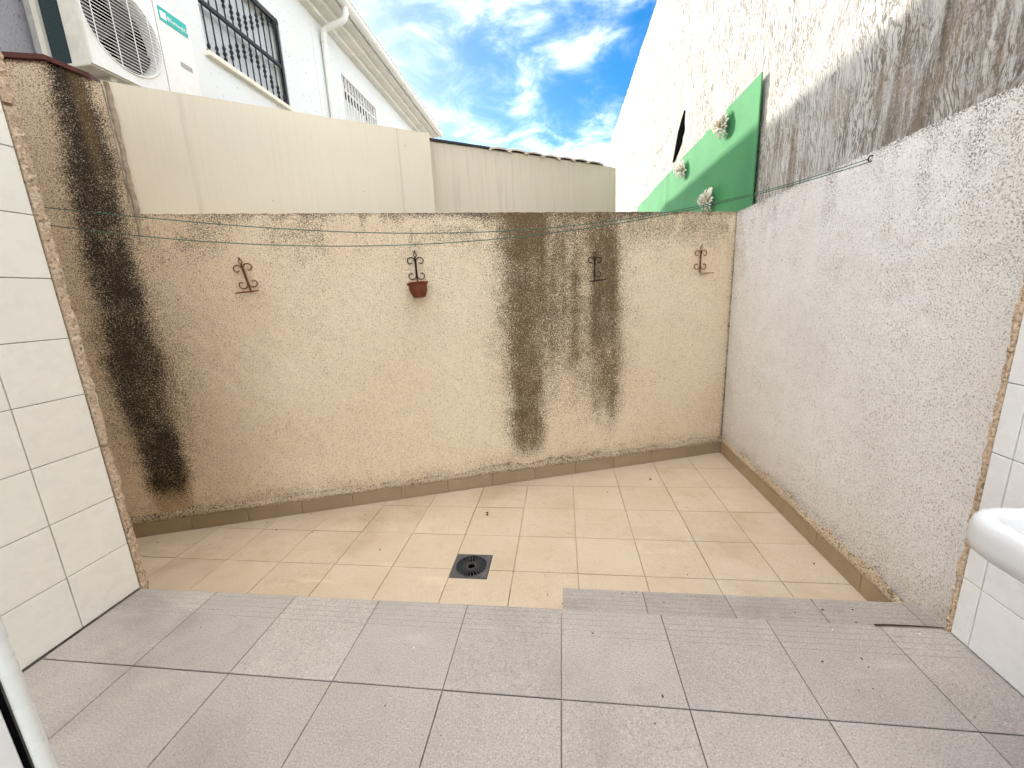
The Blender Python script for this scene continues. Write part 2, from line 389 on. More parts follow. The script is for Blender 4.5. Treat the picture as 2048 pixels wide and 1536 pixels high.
# grid-faced wall: origin o, unit direction u (along), thickness vector back; top may vary
def grid_wall(name, o, u, s0, s1, z0, ztop, back, mat, parent, stainf, res=.02, relief=.0022, topjit=.004, wav=.004, fade=None):
    o = Vector(o); u = Vector(u); back = Vector(back); nrm = -back.normalized()
    ns = max(2, int(round((s1-s0)/res))); S_ = np.linspace(s0, s1, ns+1)
    zt = np.array([ztop(x) if callable(ztop) else ztop for x in S_]); nz = max(2, int(round((zt.max()-z0)/res)))
    K = np.linspace(0, 1, nz+1); SS, KK = np.meshgrid(S_, K, indexing='ij')
    ZZ = z0+KK*(zt[:, None]-z0)
    rs = np.random.RandomState(5)
    jit = (fbm(SS*45, ZZ*45, 2, 3)-.5)*2*relief*2+(fbm(SS*2.2, ZZ*2.2, 3, 8)-.5)*2*wav
    if fade is not None: jit = jit*np.clip(np.abs(SS-fade)/.05, 0, 1)
    ZZ[:, -1] += (fbm(S_*30, S_*0, 3, 11)-.5)*2*topjit
    st = stainf(SS, ZZ, np.maximum(zt[:, None]-ZZ, 0))
    n1, n2 = SS.shape; v = []
    B = np.array(o)[None, None, :]+SS[..., None]*np.array(u)[None, None, :]
    Pz = B.copy(); Pz[..., 2] = ZZ; Pz = Pz+jit[..., None]*np.array(nrm)
    Pv = Pz.reshape(-1, 3); idx = np.arange(n1*n2).reshape(n1, n2)
    f = np.stack([idx[:-1, :-1], idx[1:, :-1], idx[1:, 1:], idx[:-1, 1:]], -1).reshape(-1, 4)
    # orientation: want normal = nrm
    e1 = Vector(Pv[idx[1, 0]])-Vector(Pv[idx[0, 0]]); e2 = Vector(Pv[idx[0, 1]])-Vector(Pv[idx[0, 0]])
    if e1.cross(e2).dot(nrm) < 0: f = f[:, ::-1]
    top = Pv[idx[:, -1]]; bv = np.array(back); sm = [True]*len(f)
    V = list(map(tuple, Pv)); F = [tuple(q) for q in f]; sv = [st.reshape(-1, 3)]
    b0 = len(V); V += list(map(tuple, top))+list(map(tuple, top+bv)); sv += [st[:, -1, :]]*2
    for i in range(n1-1): F.append((b0+i, b0+i+1, b0+n1+i+1, b0+n1+i))
    for e in (0, -1):                       # the two ends
        c0 = len(V); V += [tuple(q) for q in Pv[idx[e, :]]]+[tuple(Pv[idx[e, -1]]+bv), tuple(Pv[idx[e, 0]]+bv)]
        sv.append(st[e]); sv.append(st[e, [-1, 0]]); F.append(tuple(range(c0, len(V))))
    c0 = len(V); V += [tuple(Pv[idx[0, 0]]+bv), tuple(Pv[idx[-1, 0]]+bv)]+[tuple(q) for q in (top+bv)[::-1]]; sv += [st[[0, -1], 0], st[::-1, -1, :]]
    F.append(tuple(range(c0, len(V)))); sm += [False]*(len(F)-len(sm))
    sv = np.concatenate(sv, 0); stv = np.ones((len(V), 4), np.float32); stv[:, :3] = sv
    o_ = mesh(name, V, F, mat, parent, False, stv); o_.data.polygons.foreach_set('use_smooth', sm); return o_

# tiles ------------------------------------------------------------
_tm = {}
def tile_mesh(key, w, d, t, ch, mat):
    k = (key, round(w, 4), round(d, 4))
    if k in _tm: return _tm[k]
    x, y = w/2, d/2
    v = [(-x,-y,-t),(x,-y,-t),(x,y,-t),(-x,y,-t),(-x,-y,-ch),(x,-y,-ch),(x,y,-ch),(-x,y,-ch),(-x+ch,-y+ch,0),(x-ch,-y+ch,0),(x-ch,y-ch,0),(-x+ch,y-ch,0)]
    f = [(8,9,10,11)]+[(i, (i+1) % 4, 4+(i+1) % 4, 4+i) for i in range(4)]+[(4+i, 4+(i+1) % 4, 8+(i+1) % 4, 8+i) for i in range(4)]
    me = bpy.data.meshes.new('tile'); me.from_pydata(v, [], f); me.update(); me.materials.append(mat); _tm[k] = me; return me
def put_tile(me, m, parent):
    o = bpy.data.objects.new('tile', me); link(o); o.parent = parent
    loc = Vector(parent.location) if parent.type == 'EMPTY' else Vector((0, 0, 0))
    o.matrix_parent_inverse = Matrix.Translation(-loc); o.matrix_basis = m; return o
def clip(poly, p, n):      # keep the side where (q-p).n >= 0
    outp = []
    for i in range(len(poly)):
        a, b = Vector(poly[i]), Vector(poly[(i+1) % len(poly)]); da = (a-p).dot(n); db = (b-p).dot(n)
        if da >= 0: outp.append(a[:])
        if (da >= 0) != (db >= 0): outp.append((a+(b-a)*(da/(da-db)))[:])
    return outp
def area(p): return abs(sum(p[i][0]*p[(i+1) % len(p)][1]-p[(i+1) % len(p)][0]*p[i][1] for i in range(len(p))))/2
def poly_tile(poly, z, t, mat, parent):
    c = [sum(p[i] for p in poly)/len(poly) for i in (0, 1)]
    mb = MB().prism([(p[0]-c[0], p[1]-c[1]) for p in poly], -t, 0)
    me = bpy.data.meshes.new('tile'); me.from_pydata(mb.v, [], mb.f); me.update(); me.materials.append(mat)
    return put_tile(me, Matrix.Translation((c[0], c[1], z)), parent)

# ================================================================== THE SETTING
ZL, ZM = -.33, -.165
XR = 1.33                                   # face of the right-hand stucco wall
P0 = Vector((1.3295, 3.424, 0)); U = Vector((-.942, -.335, 0)).normalized(); NB = Vector((.335, -.942, 0)).normalized()   # back wall: corner, direction leftwards, facing the camera
def BW(s, z, d=0.): return Vector((P0.x+U.x*s+NB.x*d, P0.y+U.y*s+NB.y*d, z))
mb = MB(); mb.add([(-900,-900,-.62),(900,-900,-.62),(900,900,-.62),(-900,900,-.62)], [(0,1,2,3)])
tag(mb.build('ground', M['ground']), kind='structure')

# --- upper platform
plat = MB().box((-1.90, -1.6, -.60), (1.345, 1.185, -.0085)).build('porch_floor', M['grout_grey']); tag(plat, kind='structure')
J = .0025
xs = [-.02+.33*k for k in range(-6, 6)]; xs[0] = -1.665-.0; xs = [-1.672]+[x for x in xs if -1.6 < x < 1.2]+[1.334]
ys = [1.2, .877, .55, .22, -.11, -.44]
def nose_mesh(w, y0, y1):
    prof = [(y0+.001, -.008), (y0+.001, -.0015), (y0+.0025, 0)]
    for g in (.112, .090, .068, .046, .024):
        c = y1-g; prof += [(c-.0014, 0), (c-.0004, -.0011), (c+.0004, -.0011), (c+.0014, 0)]
    prof += [(y1-.010, 0), (y1-.004, -.002), (y1, -.007), (y1, -.016), (y1-.004, -.022), (y1-.012, -.024), (y1-.012, -.0081)]
    n = len(prof); cy = (y0+y1)/2
    v = [(-w/2, p-cy, z) for p, z in prof]+[(w/2, p-cy, z) for p, z in prof]
    f = [(i, i+1, n+i+1, n+i) for i in range(n-1)]+[tuple(range(n)), tuple(reversed(range(n, 2*n)))]
    f = [tuple(reversed(q)) for q in f]
    me = bpy.data.meshes.new('tile'); me.from_pydata(v, [], f); me.update(); me.materials.append(M['greytile']); return me
_nm = {}
for i in range(len(xs)-1):
    w = xs[i+1]-xs[i]-J; cx = (xs[i]+xs[i+1])/2
    k = round(w, 3)
    if k not in _nm: _nm[k] = nose_mesh(w, ys[1]+J/2, 1.200)
    put_tile(_nm[k], Matrix.Translation((cx, (ys[1]+J/2+1.2)/2, random.uniform(-.0006, .0006))), plat)
    for j in range(1, len(ys)-1):
        d = ys[j]-ys[j+1]-J
        me = tile_mesh('g', w, d, .0078, .0012, M['greytile'])
        put_tile(me, Matrix.Translation((cx, (ys[j]+ys[j+1])/2, random.uniform(-.0007, .0007))), plat)
# riser tiles of the platform, facing the yard
for i in range(len(xs)-1):
    w = xs[i+1]-xs[i]-J
    for (za, zb) in ((-.165, -.027),):
        me = tile_mesh('gr', w, zb-za-.004, .0035, .001, M['greytile'])
        put_tile(me, Matrix.Translation(((xs[i]+xs[i+1])/2, 1.1886, (za+zb)/2)) @ Matrix.Rotation(rad(-90), 4, 'X') , plat)
# --- middle step, right half only
step = MB().box((-.012, 1.187, -.60), (1.328, 1.490, ZM-.0085)).build('middle_step', M['grout_grey']); tag(step, kind='structure')
sx = [-.018, .312, .636, .958, 1.283, 1.334]
for i in range(len(sx)-1):
    w = sx[i+1]-sx[i]-J
    k = ('m', round(w, 3))
    if k not in _nm: _nm[k] = nose_mesh(w, 1.193, 1.505)
    put_tile(_nm[k], Matrix.Translation(((sx[i]+sx[i+1])/2, (1.193+1.505)/2, ZM)), step)
    me = tile_mesh('gr', w, .125, .0035, .001, M['greytile'])
    put_tile(me, Matrix.Translation(((sx[i]+sx[i+1])/2, 1.4936, ZM-.098)) @ Matrix.Rotation(rad(-90), 4, 'X'), step)
# --- lower yard floor with a hole for the drain
DX0, DX1, DY0, DY1 = -.600, -.400, 1.735, 1.930
fb = MB(); zt = ZL-.0085
for a, b in (((-5.2, 1.0), (DX0+.002, 4.2)), ((DX1-.002, 1.0), (1.6, 4.2)), ((DX0+.002, 1.0), (DX1-.002, DY0+.002)), ((DX0+.002, DY1-.002), (DX1-.002, 4.2))):
    fb.box((a[0], a[1], -.60), (b[0], b[1], zt))
yard = fb.build('yard_floor', M['grout_beige']); tag(yard, kind='structure')
lx = [-.600+.329*k for k in range(-12, 6)]; ly = [1.165, 1.485, 1.805, 2.112, 2.434, 2.757, 3.08, 3.40]
lx = [x if x < 1.0 else 1.02 for x in lx if x < 1.1]+[1.3285]
wall_p = Vector((P0.x, P0.y))+Vector((NB.x, NB.y))*.012; wn2 = Vector((NB.x, NB.y))
for i in range(len(lx)-1):
    for j in range(len(ly)-1):
        g = .0022 if abs(lx[i]-DX0) < .01 else .0014
        r = [(lx[i]+g, ly[j]+g), (lx[i+1]-g, ly[j]+g), (lx[i+1]-g, ly[j+1]-g), (lx[i]+g, ly[j+1]-g)]
        if lx[i+1] > 0 and ly[j+1] < 1.49: continue
        q = clip(r, wall_p, wn2)
        if len(q) < 3 or area(q) < .0004: continue
        c = ((lx[i]+lx[i+1])/2, (ly[j]+ly[j+1])/2); dz = random.uniform(-.0008, .0008)
        if abs(lx[i]-DX0) < .01 and ly[j] < DY1 and ly[j+1] > DY0:      # two tiles cut round the drain
            a, b = r[0], r[2]
            if ly[j] < DY0: poly = [a, (b[0], a[1]), b, (DX1, b[1]), (DX1, DY0), (a[0], DY0)]
            else: poly = [(DX1, a[1]), (b[0], a[1]), b, (a[0], b[1]), (a[0], DY1), (DX1, DY1)]
            poly_tile(poly, ZL, .0078, M['beigetile'], yard)
        elif len(q) == 4 and abs(area(q)-area(r)) < 1e-5:
            me = tile_mesh('b%.4f' % g, lx[i+1]-lx[i]-2*g, ly[j+1]-ly[j]-2*g, .0078, .001, M['beigetile'])
            put_tile(me, Matrix.Translation((c[0], c[1], ZL+dz)), yard)
        else: poly_tile(q, ZL+dz, .0078, M['beigetile'], yard)

# ================================================================== WALLS OF THE YARD
def tab(z, T, c): return np.interp(z, [t[0] for t in T], [t[c] for t in T])
T1 = sorted([(2.30, 3.985, 4.12), (2.262, 3.973, 4.123), (2.034, 3.935, 4.137), (1.794, 3.935, 4.161), (1.568, 3.952, 4.170), (1.277, 3.955, 4.192), (.997, 3.925, 4.196), (.702, 3.90, 4.213), (.391, 3.935, 4.180), (.060, 3.930, 4.150), (-.075, 3.95, 4.14)])
TA = sorted([(1.60, 1.40, 1.87), (1.191, 1.47, 1.845), (.851, 1.52, 1.863), (.490, 1.53, 1.846), (.109, 1.55, 1.846), (-.171, 1.60, 1.80)])
TB = sorted([(1.60, .955, 1.30), (1.172, .957, 1.228), (.813, .92, 1.231), (.435, .915, 1.234), (.116, .94, 1.195), (-.05, .96, 1.15)])
def back_stain(s, z, h):
    w1 = fbm(s*3.5, z*1.2, 4, 21); wob = (fbm(s*2, z*3.0, 3, 31)-.5)*.07; streak = fbm(s*13, z*1.0, 4, 41); streak2 = fbm(s*60, z*1.6, 3, 51)
    patch = fbm(s*6, z*4, 4, 77)
    R = np.zeros_like(s); G = np.zeros_like(s); B = np.zeros_like(s)
    l, r = tab(z, T1, 1), tab(z, T1, 2); d = np.abs(s+wob*.6-(l+r)/2)/((r-l)/2*1.12)
    m = (1-sst(.35, 1.75, d))*(sst(-.20, .02, z))*1.20*(.86+.45*(patch-.5))
    halo = (1-sst(.7, 2.9, d))*sst(-.2, .3, z)*.42
    R = np.maximum(R, m*1.02); R = np.maximum(R, halo*(.5+streak))
    G = np.maximum(G, np.exp(-((s-4.00)/.04)**2)*sst(1.5, 2.0, z)*.85+.15*(1-sst(.2, .9, d))*patch)
    B = np.maximum(B, (1-sst(.5, 1.7, d))*sst(.35, -.05, z)*.95)
    l, r = tab(z, TA, 1), tab(z, TA, 2); d = np.abs(s+wob*.5-(l+r)/2)/((r-l)/2*1.22)
    m = (1-sst(.25, 1.45, d))*sst(-.26, .02, z)*(.92+.12*sst(.8, 1.5, z)+.55*(streak-.5)+.45*(patch-.5))
    R = np.maximum(R, m); G = np.maximum(G, (1-sst(.6, 1.5, d))*.95*(.75+.5*patch))
    l, r = tab(z, TB, 1), tab(z, TB, 2); d = np.abs(s+wob*.4-(l+r)/2)/((r-l)/2*1.2)
    m = (1-sst(.25, 1.45, d))*sst(-.16, .30, z)*(.80+.20*sst(.6, 1.5, z)+.5*(streak-.5)+.45*(patch-.5))
    R = np.maximum(R, m); G = np.maximum(G, (1-sst(.5, 1.4, d))*.9*(.7+.6*patch))
    G = np.maximum(G, .62*np.exp(-((s-1.62)/.28)**2)*sst(-.1, .8, z))
    mid = np.exp(-((s-1.40)/.52)**4)      # greyer veil between the two streaks
    G = np.maximum(G, mid*.7); R = np.maximum(R, mid*sst(-.25, .8, z)*.70*(.55+.9*streak))
    low = (s < 3.9)
    ln = .018+.075*sst(.40, .75, streak)+.11*np.exp(-((s-1.45)/.65)**2)
    band = np.exp(-(h/ln)**1.3)*(.72+.35*np.exp(-((s-1.45)/.9)**2)+.25*(streak2-.5))
    R = np.where(low, np.maximum(R, band*.95), np.maximum(R, np.exp(-(h/.03))*.7))
    G = np.maximum(G, np.where(low, np.exp(-(h/.14))*np.exp(-((s-1.35)/.55)**2)*1.0, 0))
    drip = sst(.50, .78, streak)*np.exp(-h/.42)*.40*sst(.15, .6, s)*low
    R = np.maximum(R, drip)
    R = np.maximum(R, .24*np.exp(-h/.25)*low*sst(.35, .7, patch)); R = np.maximum(R, .50*np.exp(-((h-.10)/.17)**2)*sst(.40, .62, fbm(s*5, z*2.2, 4, 93))*low+.0)
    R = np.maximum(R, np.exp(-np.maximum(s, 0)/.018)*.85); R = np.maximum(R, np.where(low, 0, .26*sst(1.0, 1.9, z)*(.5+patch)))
    foot = np.exp(-((z+.17)/.05)**2)*.22*(.4+1.2*patch); R = np.maximum(R, foot)
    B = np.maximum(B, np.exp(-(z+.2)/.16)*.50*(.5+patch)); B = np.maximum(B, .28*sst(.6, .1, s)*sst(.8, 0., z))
    R = R+.05*(w1-.5)
    return np.stack([np.clip(R, 0, 1.2), np.clip(G, 0, 1.1), np.clip(B, 0, 1)], -1)
bw = thing('boundary_wall', BW(2, -.35), 'cream stucco back wall with black mould streaks and a taller pier at its left end', 'wall')
lowtop = 1.596
back = -NB*.13
O_ = (P0.x, P0.y, 0)
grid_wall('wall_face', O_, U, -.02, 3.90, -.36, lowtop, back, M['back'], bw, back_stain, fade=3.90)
def ptop(s): return 2.330-max(0., (4.105-s))/.205*.085 if s < 4.105 else 2.330
pier = grid_wall('tall_pier', O_, U, 3.90, 5.6, -.36, lambda s: ptop(s)-.012, back, M['back'], bw, back_stain, fade=3.90)
tag(pier, 'tall stucco pier with a broad black mould streak')
cp = MB()
prof = [(5.6, 2.33), (4.105, 2.33), (3.93, 2.33-.175/.205*.085)]
for (a, za), (b, zb) in zip(prof, prof[1:]):
    v = [BW(a, za-.012, .022), BW(b, zb-.012, .022), BW(b, zb-.012, -.15), BW(a, za-.012, -.15), BW(a, za+.010, .022), BW(b, zb+.010, .022), BW(b, zb+.010, -.15), BW(a, za+.010, -.15)]
    cp.add(v, [(3,2,1,0),(4,5,6,7),(0,1,5,4),(1,2,6,5),(2,3,7,6),(3,0,4,7)])
cp.build('coping', M['coping'], bw)
# rough mortar fillet above the skirting
def fillet(name, pt, length, mat, parent, n, flip=False):
    cols = int(length/.012); V = []; F = []; st = []
    prof = [(.002, .062), (.008, .050), (.014, .030), (.016, .010), (.010, -.004), (.0, -.006)]
    for i in range(cols+1):
        s = length*i/cols
        top = .050+.030*(float(fbm(np.array(s*7.), np.array(3.*n), 3, 61))-.5)*2
        for k, (d, z) in enumerate(prof):
            jz = (float(vnoise(np.array(s*70.), np.array(k*3.+n), 5))-.5)*.007; jd = (float(vnoise(np.array(s*80.), np.array(k*5.+n), 6))-.5)*.007
            V.append(pt(s, -.235+z*(top/.062)+jz, d+jd*(.3 if k in (0, 5) else 1)))
            mm = .10+.42*float(fbm(np.array(s*5.), np.array(k*.8), 3, 71)) if k < 2 else .02+.20*float(fbm(np.array(s*5.), np.array(9.), 3, 71))
            if n == 1: mm += .22*math.exp(-((s-1.35)/.6)**2)+.25*math.exp(-((s-4.1)/.25)**2)
            st.append((mm, .0, .25, 1))
    m = len(prof)
    for i in range(cols):
        for k in range(m-1):
            q = (i*m+k, i*m+k+1, (i+1)*m+k+1, (i+1)*m+k); F.append(q[::-1] if flip else q)
    return mesh(name, V, F, mat, parent, True, st)
fillet('mortar_band', lambda s, z, d: BW(s, z, d), 4.8, M['renderband'], bw, 1)
# skirting tiles along the back wall
def skirt_tile(p, w, nx, parent, h=.093):
    # p: centre on wall at floor, nx: facing normal
    nx = Vector(nx).normalized(); me = tile_mesh('sk', w, h, .010, .0015, M['skirt'])
    xax = Vector((0, 0, 1)).cross(nx).normalized()
    m = Matrix(((xax.x, 0, nx.x, p.x), (xax.y, 0, nx.y, p.y), (0, 1, 0, p.z), (0, 0, 0, 1)))
    return put_tile(me, m, parent)
s = .006; first = True; sk_edges = [.006]
while s < 4.75:
    w = .1 if first else .3265; first = False
    w = .330
    skirt_tile(BW(s+w/2, ZL+.001+.0465, .0115), w-.0035, NB, bw); s += w
MB().add([BW(-.004, ZL, .0012), BW(4.75, ZL, .0012), BW(4.75, -.237, .0012), BW(-.004, -.237, .0012)], [(0, 1, 2, 3)]).build('skirting_grout', plain('skirting_grout', (.62, .52, .38), .9), bw)

# --- right stucco wall
def side_stain_bounce(s, z, h):
    streak = fbm(s*14, z*1.0, 4, 141); patch = fbm(s*3, z*2.2, 4, 151); streak2 = fbm(s*45, z*1.8, 3, 161)
    R = np.exp(-(h/(.02+.05*sst(.4, .7, streak))))*.75*(.7+.6*(streak2-.5))
    R = np.maximum(R, .42*sst(.42, .68, streak)*np.exp(-h/.38)); R = np.maximum(R, .24*sst(.45, .65, patch)*np.exp(-h/.8))
    R = np.maximum(R, np.exp(-((z+.17)/.05)**2)*.35*(.4+patch)*(s < 1.8))
    R = np.maximum(R, np.exp(-s/.02)*.30)
    B = np.maximum(.38*sst(.7, .0, s), (.5*sst(.55, -.25, z))); B = np.maximum(B, .6*sst(1.8, 2.05, s)*sst(.12, -.15, z))  # warm bounce light painted in towards the corner and the foot
    G = R*0
    return np.stack([np.clip(R, 0, 1), G, np.clip(B, 0, 1)], -1)
rw = thing('side_wall', (XR, 2.4, -.35), 'pale rough stucco wall on the right with a clothes line hook near its top', 'wall')
grid_wall('wall_face', (XR, 3.43, 0), (0, -1, 0), 0, 4.4, -.36, 1.592, (.12, 0, 0), M['side'], rw, side_stain_bounce)
fillet('mortar_band', lambda s, z, d: Vector((XR-d, 3.42-s, z)), 1.92, M['renderband'], rw, 2, True)
y = 3.40
while y > 1.53:
    w = min(.33, y-1.512)
    if w < .04: break
    skirt_tile(Vector((XR-.0115, y-w/2, ZL+.001+.0465)), w-.0035, (-1, 0, 0), rw); y -= w
MB().add([(XR-.0012, 3.42, ZL), (XR-.0012, 1.50, ZL), (XR-.0012, 1.50, -.237), (XR-.0012, 3.42, -.237)], [(0, 1, 2, 3)]).build('skirting_grout', bpy.data.materials['skirting_grout'], rw)

# --- tiled porch walls
def no_stain(s, z, h):
    p = fbm(s*8, z*3, 4, 201); return np.stack([.12*sst(.5, .7, p)+.35*np.exp(-np.maximum(z, 0)/.05), p*0, .18*p], -1)
lw = thing('tiled_wall', (-1.76, .4, 0), 'cream tiled porch wall on the left with a bare stucco edge', 'wall')
XL = -1.68
for (za, zb) in ((-.36, .588), (.600, 1.704), (1.716, 2.6)):      # stucco core in three lifts with two thin breaks
    n = int((zb-za)/.012); V = []; F = []; st = []
    for i in range(n+1):
        z = za+(zb-za)*i/n; r = lambda k: (float(vnoise(np.array(z*60.), np.array(k*7.), 9))-.5)*.008
        wv = (float(fbm(np.array(z*3.), np.array(1.), 3, 19))-.5)*.010
        end = sst(0, .03, np.array(min(z-za, zb-z)))*.006
        row = [(-1.74, -1.6, z), (XL-.010, -1.6, z), (XL-.010, 1.1985, z), (XL+.004+r(1), 1.2005, z), (XL+.005+r(2), 1.212+r(3), z), (XL+.002+r(4), 1.222+wv+float(end)+r(5), z), (XL-.010, 1.226+wv+float(end)+r(6), z), (-1.74, 1.226+wv, z)]
        V += row; st += [(.05+.55*max(0, .15-z) , 0, .22, 1)]*8
    for i in range(n):
        for k in range(8): F.append((i*8+k, i*8+(k+1) % 8, (i+1)*8+(k+1) % 8, (i+1)*8+k))
    F += [tuple(range(8))[::-1], tuple(range(n*8, n*8+8))]
    mesh('stucco_edge', V, F, M['strip'], lw, False, st)
mesh('wall_return', *(lambda b: (b.v, b.f))(MB().box((-4.2, 1.07, -.36), (-1.7405, 1.221, 2.6))), M['strip'], lw, False, [(.1, 0, .1, 1)]*8)
MB().box((-1.735, 1.0, .588), (-1.69, 1.215, .600)).box((-1.735, 1.0, 1.704), (-1.69, 1.215, 1.716)).build('edge_break', M['strip'], lw)
MB().box((-1.692, -1.6, -.30), (XL-.0066, 1.1975, 2.6)).build('tile_bed', M['grout_white'], lw)
def wall_tiles(yedges, zedges, x, sgn, mat, parent, J=.0028):
    for i in range(len(yedges)-1):
        for j in range(len(zedges)-1):
            w = abs(yedges[i]-yedges[i+1])-J; h = zedges[j+1]-zedges[j]-J
            me = tile_mesh('w'+mat.name, w, h, .0065, .0012, mat)
            m = Matrix(((0, 0, sgn, x), (sgn, 0, 0, (yedges[i]+yedges[i+1])/2), (0, 1, 0, (zedges[j]+zedges[j+1])/2), (0, 0, 0, 1)))
            put_tile(me, m @ Matrix.Rotation(rad(random.uniform(-.12, .12)), 4, 'X'), parent)
zed = [.002+.198*k for k in range(0, 14)]
wall_tiles([1.1965-.198*k for k in range(0, 7)], zed, XL, 1, M['whitetile'], lw)
rwall = thing('tiled_wall', (1.24, .4, 0), 'white tiled porch wall on the right behind the basin', 'wall')
XT = 1.157
V = []; F = []; st = []; n = 240
for i in range(n+1):
    z = -.36+2.96*i/n; r = lambda k: (float(vnoise(np.array(z*62.), np.array(k*7.), 29))-.5)*.007
    V += [(1.325, -1.6, z), (1.325, 1.194, z), (XT+.008, 1.196+r(1), z), (XT-.003+r(2), 1.192+r(3), z), (XT-.004+r(4), 1.182, z), (XT+.004, 1.1795, z), (XT+.012, 1.1795, z), (XT+.012, -1.6, z)]
    st += [(.10+.6*max(0, .12-z), 0, .42, 1)]*8
for i in range(n):
    for k in range(8): F.append((i*8+k, (i+1)*8+k, (i+1)*8+(k+1) % 8, i*8+(k+1) % 8)[::-1])
F += [tuple(range(8))[::-1], tuple(range(n*8, n*8+8))]
mesh('stucco_edge', V, F, M['strip'], rwall, False, st)
MB().box((XT+.0066, -1.6, -.02), (XT+.0115, 1.1785, 2.6)).build('tile_bed', M['grout_white'], rwall)
wall_tiles([1.1785, 1.125, .927, .729, .531, .333, .135, -.063], [.002, .196, .392, .588, .783, .98, 1.178, 1.376, 1.574, 1.772, 1.97, 2.168, 2.366, 2.564], XT, -1, M['whitetile2'], rwall)

# --- door jamb close to the camera, bottom left
jb = thing('door_jamb', (-.68, .1, 0), 'white tiled door jamb with rounded corner trim at the lower left', 'door jamb')
MB().box((-.80, -.55, .0), (-.5985, .281, 2.3)).build('jamb_core', M['grout_white'], jb)
trim = MB()
tp = [(-.5875+.0072*math.cos(a), .2830+.0072*math.sin(a)) for a in [rad(k*15) for k in range(24)]]
trim.prism(tp, 0, 2.3); shade_auto(trim.build('corner_trim', M['pvc'], jb))
MB().box((-.6, .2715, 0), (-.5925, .2755, 2.3)).build('open_joint', M['dark'], jb)
wall_tiles([.272, .074, -.124, -.322], [.002+.198*k+.17 for k in range(-1, 11)], -.592, 1, M['whitetile2'], jb)

# ================================================================== DRAIN
dr = thing('floor_drain', (-.5, 1.83, ZL), 'dark square floor drain with a round spoked grate in the lower floor', 'drain')
cx, cy = (DX0+DX1)/2, (DY0+DY1)/2; hx, hy = (DX1-DX0)/2-.003, (DY1-DY0)/2-.003; RG = .083
fr = MB(); N = 64; inner = []; outer = []
for k in range(N):
    a = 2*math.pi*k/N; c_, s_ = math.cos(a), math.sin(a); t_ = min(hx/abs(c_) if abs(c_) > 1e-6 else 9, hy/abs(s_) if abs(s_) > 1e-6 else 9)
    inner.append((cx+RG*c_, cy+RG*s_)); outer.append((cx+t_*c_, cy+t_*s_))
loops = [[(x, y, ZL-.006) for x, y in outer], [(x, y, ZL+.0015) for x, y in outer], [(x, y, ZL+.0015) for x, y in inner], [(x, y, ZL-.02) for x, y in inner]]
fr.loft(loops, False, False).build('frame', M['drain'], dr)
sb = MB().box((DX0+.004, DY0+.004, -.585), (DX1-.004, DY1-.004, -.47)); sb.f = [q for i, q in enumerate(sb.f) if i != 1]
sb.v = sb.v; MB().add([(DX0+.002, DY0+.002, -.47), (DX1-.002, DY0+.002, -.47), (DX1-.002, DY1-.002, -.47), (DX0+.002, DY1-.002, -.47)], [(0, 1, 2, 3)]).build('sump', M['dark'], dr)
MB().loft([[(DX0+.0025, DY0+.0025, z), (DX1-.0025, DY0+.0025, z), (DX1-.0025, DY1-.0025, z), (DX0+.0025, DY1-.0025, z)] for z in (-.468, ZL-.007)], False, False).build('sump_wall', M['dark'], dr)
def ring(r0, r1, z0, z1):
    m_ = MB(); m_.loft([[(cx+r*math.cos(2*math.pi*k/48), cy+r*math.sin(2*math.pi*k/48), z) for k in range(48)] for r, z in ((r0, z0), (r0, z1), (r1, z1), (r1, z0), (r0, z0))], False, False); return m_
ring(RG-.001, RG+.004, ZL-.004, ZL+.004).build('rim', M['drain'], dr)
ring(.021, .0255, ZL-.010, ZL+.003).build('hub_ring', M['drain'], dr)
spm = MB().box((.024, -.0014, -.010), (RG, .0014, .0025)); me0 = None
for k in range(24):
    if me0 is None:
        me0 = bpy.data.meshes.new('spoke'); me0.from_pydata(spm.v, [], spm.f); me0.update(); me0.materials.append(M['drain'])
    o = bpy.data.objects.new('spoke', me0); link(o); o.parent = dr; o.matrix_parent_inverse = Matrix.Translation(-Vector(dr.location))
    o.matrix_basis = Matrix.Translation((cx, cy, ZL)) @ Matrix.Rotation(2*math.pi*(k+.5)/24, 4, 'Z')

# ================================================================== NEIGHBOURING PANEL WALL AND SHED
def pn_stain(peaks):
    def f(s, z, h):
        R = np.zeros_like(s)
        for c, w, a in peaks: R = np.maximum(R, a*np.exp(-((s-c-(fbm(z*2, z*0, 2, 5)-.5)*.03)/w)**2)*(.5+.5*fbm(s*3, z*3, 3, 12)))
        R = np.maximum(R, np.exp(-h/.03)*.35)
        return np.stack([R, R*0, R*0], -1)
    return f
A1 = Vector((-2.335, 2.135, 0)); A2 = Vector((-.943, 3.213, 0)); d1 = (A2-A1).normalized(); n1 = Vector((d1.y, -d1.x, 0))
pw = thing('panel_wall', (A1+A2)/2+Vector((0, 0, -.3)), 'smooth cream panel wall rising behind the low wall, beside the mouldy pier', 'wall')
grid_wall('panel', A1, d1, -.02, (A2-A1).length, -.6, 2.25, -n1*.05, M['panel1'], pw, pn_stain([(1.52, .014, .62), (1.30, .03, .30), (.30, .022, .50), (.36, .012, .4), (.95, .02, .25)]), .012, .0002, .0005, .003)
seal = MB(); sp = [A1+n1*.01+Vector((0, 0, z))+d1*(.004+.006*(random.random()-.5)) for z in np.linspace(1.45, 2.24, 28)]
seal.tube(sp, [.011+.006*random.random() for _ in sp], 6).build('sealant_bead', M['mortar'], pw, True)
B1 = Vector((-1.02, 3.31, 0)); B2 = Vector((.566, 4.49, 0)); d2 = (B2-B1).normalized(); n2 = Vector((d2.y, -d2.x, 0)); L2 = (B2-B1).length
sh = thing('shed', (B1+B2)/2+Vector((0, 0, -.3)), 'streaked beige shed wall topped with a row of curved roof tiles', 'shed')
